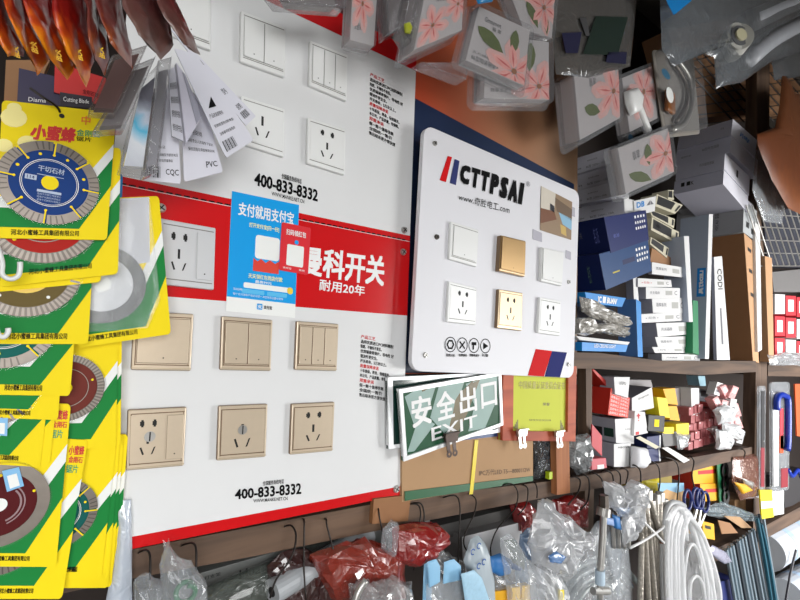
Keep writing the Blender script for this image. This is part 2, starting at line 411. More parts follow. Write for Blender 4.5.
t = thing('switch_display_board', 'lower display board with a red header, champagne switches and a red bottom edge', 'display board')
q = WQ(X0, ZL, X1, ZB, 0); q.slab(MB(), WHITE, .004).build('panel', t)
mb = MB(); wrect(mb, X0, ZL, X1, ZH, RED); mb.build('red_header', t)
mb = MB(); wrect(mb, X0, ZB1, X1, ZB, RED); mb.build('red_border', t)
q = Q([(288, 243), (388, 261), (386, 300), (286, 282)], -.0003)
lettering(t, '曼科开关', Q([(302, 246), (385, 257), (383, 286), (300, 273)], -.0004), 0, 0, 1, 1, WINK, .02)
lettering(t, '耐用20年', Q([(320, 279), (365, 286), (364, 296), (319, 290)], -.0004), 0, 0, 1, 1, WINK, .012)
phone(t, [(235, 486), (301, 479), (301, 499), (235, 504)])
para(t, [(361, 334), (394, 340), (392, 403), (359, 397)])
for a in ((403, 252), (396, 489), (161, 208)): screwhead(*a, 0, .0075, t)

# ------------------------------------------------------------------ switches and sockets
def holes5(mb, q, cx, cy, su, sv, m=DARK, screw=None):
    w = .0007
    for sx in (-1, 1):
        u = cx + sx * .13 * su; v = cy - .22 * sv
        mb.poly(q.pts([(u - .045 * su * (1 if sx < 0 else 1.0), v - .035 * sv), (u + .045 * su, v - .035 * sv), (u + .045 * su, v + .035 * sv), (u - .045 * su, v + .035 * sv)], w), m)
        mb.poly(q.pts([(u - .02 * su, v - .06 * sv), (u + .03 * su, v - .06 * sv), (u + .03 * su, v + .06 * sv), (u - .02 * su, v + .06 * sv)], w * 1.1), m)
    tri(mb, q, cx, cy + .12 * sv, su, sv, m)
def tri(mb, q, cx, cy, su, sv, m=DARK):
    w = .0007
    mb.poly(q.rect(cx - .026 * su, cy - .15 * sv, cx + .026 * su, cy - .0 * sv, w), m)
    for sx in (-1, 1):
        a, b = cx + sx * .15 * su, cx + sx * .09 * su
        mb.poly(q.pts([(a - .018 * su, cy + .06 * sv), (a + .02 * su, cy + .05 * sv), (b + .02 * su, cy + .17 * sv), (b - .018 * su, cy + .18 * sv)], w), m)
def plate(px, label, kind, gangs=1, m=PWHITE, medge=None, y=0, th=.009, group=None, mr=None, dot=DARK, screwhole=False, bevel=.0022):
    t = thing('wall_socket' if 'socket' in kind else 'light_switch', label, 'socket' if 'socket' in kind else 'light switch', group)
    q = Q(px, y - th); medge = medge or m; mr = mr or m
    q.slab(MB(), m, th, mside=medge).build('face_plate', t, bevel=bevel)
    e = pm('seam_grey', (128, 126, 122), .5) if m in (PWHITE, PGREY) else pm('seam_brown', (112, 86, 62), .4, metal=.3)
    mb = MB()
    if kind == 'plain': a0, b0, a1, b1 = ((.10, .10, .90, .88) if th < .01 else (.04, .03, .97, .93))
    else: a0, b0, a1, b1 = .07, .10, .94, .88
    def rocker(u0, v0, u1, v1, name='rocker'):
        MB().prism(q.rect(u0, v0, u1, v1, .0022), -q.n * .0022, mr, medge).build(name, t, bevel=.0006)
        c = (u0 + u1) / 2; mb.poly(q.rect(c - .012, v1 - .10, c + .012, v1 - .08, .0027), dot)
    if kind in ('switch', 'plain'):
        mb2 = MB(); mb2.poly(q.rect(a0, b0, a1, b1, .0003), e); mb2.build('rocker_gap', t)
        for g in range(gangs):
            wd = (a1 - a0) / gangs; rocker(a0 + g * wd + (.012 if g else .004), b0 + .006, a0 + (g + 1) * wd - .006, b1 - .006)
    elif kind == 'socket5':
        MB().prism(q.rect(a0, b0, a1, b1, .0006), -q.n * .0006, mr, medge).build('socket_face', t)
        holes5(mb, q, .5, .46, 1, 1, dot)
    elif kind == 'socket3':
        MB().prism(q.rect(a0, b0, a1, b1, .0006), -q.n * .0006, mr, medge).build('socket_face', t)
        tri(mb, q, .48, .55 if screwhole else .5, 1, 1.3, dot)
    elif kind == 'socket5switch':
        MB().prism(q.rect(.05, b0, .63, b1, .0006), -q.n * .0006, mr, medge).build('socket_face', t)
        holes5(mb, q, .34, .46, .8, 1, dot); rocker(.66, b0 + .02, .95, b1 - .02)
    if mb.f: mb.build('pin_slots' if 'socket' in kind else 'indicator_dot', t)
    for v in (.905, .075):
        mb = MB(); mb.poly(q.rect(.06, v - .008, .96, v + .008, .0002), e)
        if v > .5: mb.build('plate_seam', t)
    if m not in (PWHITE, PGREY):
        mb.poly(q.rect(.045, .07, .062, .92, .0002), e); mb.poly(q.rect(.935, .07, .945, .92, .0002), e); mb.poly(q.rect(.0, .955, 1, .968, .0002), pm('gold_edge_highlight', (226, 206, 178), .25, metal=.4))  # bright line paints the lower edge highlight; brown strips mark the frame
    mb.build('plate_seam', t)
    if screwhole:
        c = q.p(.37 if kind == 'socket5switch' else .48, .46, .0008); mb = MB().cyl(c, c - V((0, .0012, 0)), .0075, STEEL, 18)
        mb.box(c - V((0, .0014, 0)), (.0018, .0005, .013), DARK); mb.build('fixing_screw', t)
    return t
SEL = 'on the upper white display board'
plate([(170, -20), (211, -7), (211, 50), (169, 34)], 'white single switch at the top left of the upper board, half behind maroon packs', 'switch', 1)
plate([(241, 10), (286, 27), (285, 77), (240, 61)], 'white two-gang switch ' + SEL + ' above the three-pin socket', 'switch', 2)
plate([(310, 40), (348, 55), (347, 101), (309, 85)], 'white three-gang switch at the top right of the upper board', 'switch', 3)
plate([(241, 95), (285, 109), (284, 157), (240, 143)], 'white three-pin socket ' + SEL + ' below the two-gang switch', 'socket3', m=PWHITE)
plate([(308, 117), (346, 129), (345, 175), (307, 163)], 'white five-hole socket on the upper board below the three-gang switch', 'socket5')
plate([(160, 218), (216, 228), (214, 290), (158, 284)], 'pearl grey socket with one switch mounted on the red header', 'socket5switch', m=PGREY)
g = dict(m=GOLD, medge=GOLDD)
plate([(134, 311), (194, 314), (191, 371), (131, 370)], 'champagne gold single switch beside the yellow saw blade packs', 'switch', 1, **g)
plate([(222, 316), (273, 320), (271, 371), (220, 370)], 'champagne gold two-gang switch in the middle of the upper gold row', 'switch', 2, **g)
plate([(297, 321), (339, 324), (337, 371), (295, 370)], 'champagne gold three-gang switch at the right of the upper gold row', 'switch', 3, **g)
plate([(128, 410), (187, 407), (184, 466), (126, 471)], 'champagne gold socket with a side switch beside the yellow blade packs', 'socket5switch', screwhole=True, **g)
plate([(219, 406), (268, 404), (266, 457), (217, 461)], 'champagne gold three-pin socket below the two-gang gold switch', 'socket3', screwhole=True, **g)
plate([(292, 404), (335, 402), (333, 451), (290, 455)], 'champagne gold five-hole socket below the three-gang gold switch', 'socket5', **g)

# ------------------------------------------------------------------ payment stickers
t = thing('payment_sticker', 'blue payment sticker with white lettering and a white foot, stuck on the red header', 'sticker')
q = Q([(232, 191), (299, 205), (295, 318), (226, 311)], -.0012)
SKY = pm('sky_blue_print', (0, 158, 232), .35, var=.03, coat=.3)
mb = MB(); q.slab(mb, CARDW, .0008); mb.poly(q.rect(0, 0, 1, .88, .0002), SKY)
mb.poly(q.rnd(.36, .33, .72, .53, .04, .03, .0004), CARDW); mb.poly(q.pts([(.34, .53), (.40, .555), (.45, .53), (.52, .56), (.58, .53), (.66, .555), (.72, .53), (.72, .64), (.34, .64)], .0005), pm('red_envelope', (222, 64, 48), .4))
mb.poly(q.rnd(.22, .745, .90, .79, .02, .015, .0004), CARDW); mb.poly(q.rnd(.20, .80, .52, .835, .01, .01, .0003), pm('blue_line', (90, 190, 240), .4)); mb.poly(q.rnd(.56, .80, .86, .835, .01, .01, .0003), pm('blue_line', (90, 190, 240), .4))
mb.poly(q.rnd(.86, .74, .95, .80, .04, .025, .0006), pm('gold_dot', (240, 204, 60), .4))
mb.build('sheet', t)
lettering(t, '支付就用支付宝', q, .10, .08, .92, .19, WINK, .012)
lettering(t, '打开支付宝[扫一扫]', q, .26, .235, .70, .28, pm('cream_ink', (250, 244, 170), .5), .01)
lettering(t, '天天领红包到店付款', q, .28, .665, .78, .705, pm('cream_ink', (250, 244, 170), .5), .01)
lettering(t, '最高99元', q, .38, .715, .62, .74, WINK, .01)
lettering(t, '活动说明', q, .08, .80, .2, .82, WINK, .0)
lettering(t, '每个支付宝账户每天可领一次红包限当面付使用', q, .08, .84, .80, .86, WINK, .0)
mb = MB(); mb.poly(q.rnd(.42, .91, .50, .96, .01, .01, .0004), SKY); mb.build('badge', t)
lettering(t, '支', q, .43, .92, .49, .95, WINK, .02, .0008); lettering(t, '支付宝', q, .52, .92, .64, .95, BLACK, .02)
t = thing('payment_sticker', 'small red payment sticker overlapping the right edge of the blue sticker', 'sticker')
q = Q([(282, 222), (311, 228), (308, 275), (279, 270)], -.0032)
mb = MB(); q.slab(mb, pm('coral_red_print', (222, 44, 54), .35, coat=.3), .0014, r=.05); mb.poly(q.rnd(.22, .43, .80, .87, .05, .03, .0004), CARDW)
mb.poly(q.rnd(.46, .32, .60, .41, .06, .04, .0004), SKY); mb.build('sheet', t)
lettering(t, '扫码领红包', q, .16, .12, .84, .24, WINK, .012); lettering(t, '支付宝', q, .12, .91, .4, .95, WINK, .01); lettering(t, '花呗', q, .66, .91, .86, .95, WINK, .01)

# ------------------------------------------------------------------ rounded white board
t = thing('switch_display_board', 'white rounded display board with a red and blue emblem and six switches', 'display board')
YB = -.035
MRED = pm('matt_red_ink', (208, 24, 28), .6, spec=.1); MNAVY = pm('matt_navy_ink', (30, 38, 106), .6, spec=.1)
BW = pm('white_gloss_board', (226, 226, 231), .4, var=.02, spec=.25)
bq = Q([(424.5, 124), (579.5, 192), (573.5, 378), (411, 371)], YB)
bq.slab(MB(), BW, .012, r=.045).build('panel', t, bevel=.001)
mb = MB()
for a, m in (([(448, 156), (452, 157), (446, 182), (440, 180)], MRED), ([(455, 159), (459.5, 161), (456, 185), (450, 183)], NAVY)):
    mb.prism([at(x, y_, YB - .0014) for x, y_ in a], (0, .0012, 0), m)
mb.build('emblem', t)
cq = Q([(461, 164), (526, 184), (523, 205.5), (459, 182)], YB - .001); mb = MB()
for ch, a, b in (('C', .0, .135), ('T', .155, .275), ('T', .295, .415), ('P', .445, .565), ('S', .595, .715), ('A', .735, .885), ('I', .905, .975)):
    write(mb, ch, cq, a + .012, .05, b - .012, .95, BLACK, .07 if ch != 'I' else .05, .0006)
mb.build('lettering', t)
lettering(t, '®', Q([(526, 181), (530, 182), (530, 187), (526, 186)], YB - .001), 0, 0, 1, 1, GREYI, 0)
lettering(t, 'www.奇胜电工.com', Q([(459, 193), (510, 206), (509, 214), (458, 200)], YB - .001), 0, 0, 1, 1, BLACK, .005)
mb = MB()
for a, m in (([(536, 349), (552, 351), (544, 376.5), (528, 375.5)], MRED), ([(552, 351), (567, 352.5), (560, 377.2), (545, 376.6)], MNAVY)):
    mb.prism([at(x, y_, YB - .0012) for x, y_ in a], (0, .001, 0), m)
mb.build('corner_stripes', t)
mb = MB(); q = Q([(541, 186), (572, 202), (571, 240), (540, 230)], YB - .001)
mb.prism(q.rect(0, 0, 1, 1, .0006), (0, .0008, 0), pm('photo_tan', (150, 126, 100), .4))
for L, m in (([(0, 0), (.45, 0), (.42, .45), (0, .5)], pm('photo_cream', (214, 206, 192), .4)), ([(.42, .1), (1, .2), (1, .5), (.5, .42)], pm('photo_brown', (112, 92, 74), .4)),
             ([(.56, .42), (1, .45), (1, .75), (.7, .68)], pm('photo_sky', (140, 186, 214), .4)), ([(0, .5), (.42, .45), (.5, .62), (0, .85)], pm('photo_wood', (122, 78, 54), .4)),
             ([(.28, .3), (.42, .32), (.42, .48), (.28, .46)], pm('photo_dark', (60, 62, 72), .4)), ([(.62, .7), (.8, .72), (.84, .95), (.66, .92)], pm('photo_gold', (204, 172, 96), .4))):
    mb.poly(q.pts(L, .0008), m)
mb.build('printed_photo', t)
mb = MB()
for a in ([(533, 229), (542, 233), (542, 242), (533, 239)], [(566, 250), (571, 252), (571, 260), (566, 258)], [(571, 206), (575, 208), (575, 217), (571, 215)]):
    mb = MB(); mb.prism([at(x, y_, YB - .0012) for x, y_ in a], (0, .001, 0), pm('grey_tab', (178, 176, 188), .5)); mb.build('grey_tab', t)
def ico(mb, cx, cy, y, kind):
    c = at(cx, cy, y); r = .0165; mb.ring(c, r * .88, r, y, BLACK, 24)
    if kind == 0: mb.ring(c, r * .42, r * .68, y, BLACK, 6)
    elif kind == 1:
        for a in (.8, -.8): mb.box((c.x, y, c.z), (.003, .0004, .022), BLACK, Matrix.Rotation(a, 3, 'Y'))
    elif kind == 2: mb.box((c.x, y, c.z + .004), (.014, .0004, .007), BLACK); mb.box((c.x - .002, y, c.z - .004), (.004, .0004, .01), BLACK)
    else: mb.add([(c.x - .007, y, c.z - .008), (c.x + .009, y, c.z), (c.x - .007, y, c.z + .008)], [[0, 1, 2]], BLACK)
mb = MB()
for i, x in enumerate((450.5, 462.3, 474, 485.5)): ico(mb, x, 344.5 + i * .5, YB - .001, i)
mb.build('icon_row', t)
for st, a, b in (('阻燃材料', 446, 455), ('加厚铜件', 458.5, 467), ('防触电保护', 469.5, 479), ('防雷', 482, 488)):
    lettering(t, st, Q([(a, 353.5), (b, 354.2), (b, 357), (a, 356.5)], YB - .001), 0, 0, 1, 1, BLACK, .01)
for i, a in enumerate(((434.5, 143.5), (436.5, 237), (425, 355), (568, 364.5), (568.3, 282), (574, 281))[:5]): screwhead(*a, YB, .006, t, STEEL if i != 1 else STEELD)
SB = 'on the white rounded board'
plate([(451, 221), (479, 230), (477, 267), (449, 259)], 'white single switch ' + SB + ' under the web address', 'plain', 1, y=YB, th=.008)
plate([(501, 235), (526, 241), (525, 277), (499, 271)], 'deep gold blank-faced switch ' + SB, 'plain', 1, m=GOLDK, medge=GOLDD, y=YB, th=.013)
plate([(542, 247), (564, 252), (562, 286), (541, 281)], 'white single switch ' + SB + ' below the printed photo', 'plain', 1, y=YB, th=.010)
plate([(449, 281), (477, 288), (476, 325), (447, 322)], 'white five-hole socket ' + SB + ' above the round icons', 'socket5', y=YB, th=.008)
plate([(499, 289), (523, 293), (522, 331), (497, 328)], 'gold five-hole socket ' + SB, 'socket5', m=pm('pale_gold', (206, 182, 146), .3, metal=.3), medge=GOLDD, y=YB, th=.010)
plate([(540, 297), (561, 301), (560, 336), (538, 333)], 'white five-hole socket ' + SB + ', lowest right above the stripes', 'socket5', y=YB, th=.009)

# ------------------------------------------------------------------ exit signs, certificate, carton
GRNS = pm('exit_green', (18, 84, 52), .4, var=.3, spec=.25)
ALU = pm('bright_aluminium', (238, 240, 242), .3, metal=.15, var=.05)
def frame(t, q, wd, hd, m, th, w=0, name='frame'):
    mb = MB()
    for a in ((0, 0, 1, hd), (0, 1 - hd, 1, 1), (0, hd, wd, 1 - hd), (1 - wd, hd, 1, 1 - hd)):
        mb.prism(q.rect(*a, w + .004), -q.n * th, m)
    return mb.build(name, t, bevel=.0007)
t = thing('exit_sign', 'dark exit sign in a silver frame, mostly hidden behind the tilted exit sign', 'sign')
q = Q([(387, 377), (500, 372), (500, 432), (388, 449)], -.012)
q.slab(MB(), pm('dark_green_glass', (24, 56, 50), .15, var=.3, coat=.6), .006).build('sign_face', t); frame(t, q, .035, .05, ALU, .010)
t = thing('exit_sign', 'tilted green exit sign with pale camouflage reflections and white lettering', 'sign')
q = Q([(398, 389), (500, 372), (502, 425), (403, 461)], (-.03, -.03, -.022, -.022))
mb = q.slab(MB(), GRNS, .006)
PALE = pm('pale_mint_reflection_print', (156, 182, 176), .4, var=.2, spec=.25); OLV = pm('olive_patch', (104, 88, 44), .4, var=.2)  # camouflage patches paint reflections into the sign face
random.seed(3)
for L, m in (([(.05, .12), (.2, .02), (.33, .04), (.22, .5), (.3, .62), (.1, .92), (.04, .9), (.12, .6)], PALE), ([(.36, .04), (.62, .0), (.55, .3), (.62, .6), (.38, .8), (.26, .5)], PALE),
             ([(.62, .1), (.97, .04), (.95, .5), (.8, .95), (.62, .9), (.7, .5)], PALE), ([(.18, .06), (.3, .04), (.24, .4), (.18, .5)], OLV), ([(.5, .3), (.7, .06), (.78, .04), (.62, .6), (.5, .9), (.4, .95)], OLV), ([(.85, .3), (.97, .2), (.97, .8), (.9, .75)], GRNS)):
    mb.poly(q.pts(L, .0004), m)
mb.build('sign_face', t); frame(t, q, .028, .06, ALU, .010)
for i, ch in enumerate('安全出口'):
    lettering(t, ch, q, .10 + i * .225, .16, .27 + i * .225, .58, WINK, .015, .0012)
lettering(t, 'EXIT', q, .26, .66, .72, .86, WINK, .02, .0012)
t = thing('document_frame', 'reddish wood picture frame holding a yellow certificate', 'picture frame')
q = Q([(501, 364), (574, 366), (573, 441), (500, 440)], -.016)
q.slab(MB(), pm('yellow_certificate_paper', (204, 210, 84), .6, var=.06, spec=.15), .006).build('certificate', t)
frame(t, q, .125, .125, wood('reddish_frame_wood', (196, 96, 60), (150, 62, 38), 0, .6), .018, .004)
lettering(t, '中国质量认证委员会证书', q, .22, .22, .86, .32, pm('olive_ink', (168, 160, 64), .5), .01); lettering(t, '荣誉', q, .54, .50, .64, .54, pm('olive_ink2', (120, 116, 50), .5), .01)
mb = MB()
for i, (a, b) in enumerate(((.16, .8), (.82, .8))):
    for k in range(4): mb.poly(q.rect(a + .015 * k - (.02 if i else 0), b - .03 * (k if not i else 3 - k) + .02, a + .012 + .015 * k - (.02 if i else 0), b + .05, .0006), pm('olive_ink2', (120, 116, 50), .5))
mb.build('corner_ornament', t)
for st, a, b in (('特授权经销商铺', .36, .58),): lettering(t, st, q, a, .72, b + .08, .745, pm('olive_ink2', (120, 116, 50), .5), .0)

t = thing('cardboard_carton', 'flat brown carton with a green bottom edge and printed code behind the exit signs', 'carton')
q = Q([(402, 425), (533, 425), (533, 480), (402, 502)], -.006)
mb = q.slab(MB(), KRAFT, .010); mb.build('carton_body', t)
pxprism(MB(), [(405, 491.5), (533, 476), (533, 481), (405, 501)], -.0085, .002, pm('green_tape', (26, 92, 54), .4, var=.1)).build('green_edge', t)
lettering(t, 'IPC万代LED T5—8000112W', Q([(479, 470), (530, 467), (530, 472), (479, 476)], -.0065), 0, 0, 1, 1, pm('carton_ink', (84, 66, 50), .6), .005)
pxprism(MB(), [(475, 440), (478.5, 440), (473, 494), (469.5, 494.5)], -.009, .001, pm('yellow_strap', (228, 204, 30), .4)).build('yellow_strap', t)
t = thing('blue_folder', 'blue plastic folder edge just below the exit signs', 'folder')
pxprism(MB(), [(400, 436), (501, 420), (501, 436), (465, 440), (445, 445)], -.008, .0015, pm('folder_blue', (36, 66, 116), .4)).build('cover', t)
def clip(label, cx, cy, s, m, y, rot=0):
    t = thing('bulldog_clip', label, 'clip'); c = at(cx, cy, y); Rm = Matrix.Rotation(rot, 3, 'Y')
    def W(x, z, w=0): return c + Rm @ V((x * s, -w, z * s))
    mb = MB().prism([W(-.016, .010), W(.016, .010), W(.013, -.004), W(-.013, -.004)], (0, -.006 * s * 60 * .016, 0), m)
    mb.prism([W(-.016, .012, .001), W(.016, .012, .001), W(.016, .008, .001), W(-.016, .008, .001)], (0, -.009, 0), m)
    mb.build('jaw', t, bevel=.0008)
    for sx in (-1, 1):
        mb = MB(); mb.prism([W(sx * .011, -.002, .003), W(sx * .003, -.002, .003), W(sx * .003, -.020, .006), W(sx * .010, -.022, .006)], (0, .0015, 0), m)
        p = W(sx * .0065, -.023, .0065); mb.ring(p, .0022 * s, .0058 * s, p.y, m, 18); mb.ring(p, .0022 * s, .0058 * s, p.y + .001, m, 18)
        mb.build('grip_tab', t)
clip('black bulldog clip on the bottom edge of the tilted exit sign', 450, 439, 1.25, pm('dark_brown_metal', (58, 44, 38), .4, metal=.5), -.036, -.06)
clip('silver bulldog clip under the left side of the wooden certificate frame', 521, 434, 1.15, STEEL, -.032)
clip('silver bulldog clip under the right side of the wooden certificate frame', 558, 435, 1.1, STEEL, -.034)
PINKM = pm('mid_pink_print', (214, 116, 110), .5, var=.35, c2=(236, 190, 182), scale=45)

# ================================================================== generic builders for goods
def puff(px, y, t, m, name, parent=None, seed=0, amp=.003, smooth=True, back=.4, fr=45, sub=3, mback=None, **tags):
    """a filled wrapper or bag: outline in the picture on plane y, swelling t towards the viewer"""
    px = [(a, b + 75 if b >= 610 else b) for a, b in px]      # goods run on below the picture
    ys = y if isinstance(y, (list, tuple)) else [y] * len(px)
    O = [at(a[0], a[1], k) for a, k in zip(px, ys)]; n = len(O); L = []
    for i in range(n):
        for k in range(sub): L.append(O[i].lerp(O[(i + 1) % n], k / sub))
    N = len(L); c = sum(L, Vector()) / N; vs = []; fs = []
    prof = [(1, 0), (.93, .55), (.8, .85), (.6, 1.0), (.4, 1.05), (.2, 1.08)]
    mb = MB()
    for sg in (-1, 1):
        o = len(vs); tt = t if sg < 0 else -t * back
        for k, (s_, h) in enumerate(prof):
            for p in L:
                q = c.lerp(p, s_); a = noise.noise(q * fr + Vector((seed * 5.1, sg * 3, 0))); b = noise.noise(q * fr * 2.4 + Vector((0, seed * 3.7, sg)))
                dd = (abs(a) * 2.2 - .5 + b * .5) * amp
                vs.append(q + Vector((a * amp * (.4 if k else 1), -tt * h + (dd * (-sg if sg > 0 else -1) if k else dd * .3), b * amp * (.4 if k else 1))))
        vs.append(c + Vector((0, -tt * 1.08, 0)))
        K = len(prof)
        for k in range(K - 1):
            for i in range(N):
                j = (i + 1) % N; fs.append([o + k * N + i, o + k * N + j, o + (k + 1) * N + j, o + (k + 1) * N + i])
        for i in range(N): fs.append([o + (K - 1) * N + i, o + (K - 1) * N + (i + 1) % N, o + K * N])
    mb.add(vs, fs, m)
    return mb.build(name, parent, smooth=smooth, **tags)
def carton(label, px, y, xl, m, mside=None, depth=None, cat='box', name='cardboard_box', marks=(), group=None, lidline=None, bevel=.0008):
    """box whose front is px (TL TR BR BL) on plane y and which runs back until its far left edge shows at xl"""
    t = thing(name, label, cat, group); q = Q(px, y)
    d = depth or max(.012, back_to((q.c[0] + q.c[3]) / 2, xl))
    MB().prism(q.rect(0, 0, 1, 1), (0, d, 0), m, mside or m).build('box_body', t, bevel=bevel)
    # left side frame: u runs from the far edge to the near edge
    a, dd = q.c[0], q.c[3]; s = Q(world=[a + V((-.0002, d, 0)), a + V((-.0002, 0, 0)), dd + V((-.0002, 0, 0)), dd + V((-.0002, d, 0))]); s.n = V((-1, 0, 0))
    for mk in marks:
        kind, face, u0, v0, u1, v1, mm = mk[:7]; fq = q if face == 'f' else s
        mb = MB()
        if kind == 'r': mb.poly(fq.rect(u0, v0, u1, v1, .0005), mm); mb.build('printed_patch', t)
        elif kind == 't': write(mb, mk[7], fq, u0, v0, u1, v1, mm, mk[8] if len(mk) > 8 else .01, .0007, 0, len(mk) > 9); mb.build('lettering', t)
    if lidline:
        mb = MB(); mb.poly(q.rect(.0, lidline - .01, 1, lidline + .01, .0004), GREYI); mb.poly(s.rect(.0, lidline - .01, 1, lidline + .01, .0004), GREYI); mb.build('lid_seam', t)
    return t, q, s
def flower(mb, q, cx, cy, s, ang=0, petals=6, w=.0008):
    cl = lambda t: min(.995, max(.005, t))
    for k in range(petals):
        a = ang + k * 2 * math.pi / petals; ca, sa = math.cos(a), math.sin(a)
        def P_(r, t): return (cl(cx + s * 1.25 * (r * ca - t * sa)), cl(cy + s * 1.25 * (r * sa + t * ca)))
        mb.poly(q.pts([P_(.06, 0), P_(.35, .24), P_(.75, .28), P_(1.0, .08), P_(1.02, -.08), P_(.75, -.28), P_(.35, -.24)], w + k * .00005), PINKL)
        mb.poly(q.pts([P_(.06, 0), P_(.3, .15), P_(.6, .14), P_(.86, 0), P_(.6, -.14), P_(.3, -.15)], w + .0004 + k * .00004), PINKM)
        mb.poly(q.pts([P_(.1, 0), P_(.4, .035), P_(.7, .0), P_(.4, -.035)], w + .0008 + k * .00003), PINK)
    mb.poly(q.pts([(cl(cx + s * .12 * math.cos(a)), cl(cy + s * .12 * math.sin(a))) for a in [i * .9 for i in range(7)]], w + .0012), pm('stamen_brown', (150, 96, 60), .5))
def leaf(mb, q, x0, y0, x1, y1, wd, w=.0011):
    dx, dy = x1 - x0, y1 - y0; L = []
    for t, k in ((0, 0), (.15, .6), (.4, 1), (.7, .8), (1, 0), (.7, -.8), (.4, -1), (.15, -.6)): L.append((x0 + dx * t - dy * k * wd, y0 + dy * t + dx * k * wd))
    mb.poly(q.pts(L, w), LEAF)
def wire(pts, y, r, m=WIRE, n=6, smooth=4, mb=None, ys=None):
    mb = mb or MB(); pts = list(pts)
    if pts[-1][1] >= 610: a, b = pts[-2], pts[-1]; k = 90 / max(b[1] - a[1], 20); pts.append((b[0] + (b[0] - a[0]) * k, b[1] + 90) + tuple(b[2:]))
    if pts[0][1] >= 610: a, b = pts[1], pts[0]; k = 90 / max(b[1] - a[1], 20); pts.insert(0, (b[0] + (b[0] - a[0]) * k, b[1] + 90) + tuple(b[2:]))
    mb.tube([at(p[0], p[1], (p[2] if len(p) > 2 else y)) for p in pts], r, m, n, smooth); return mb

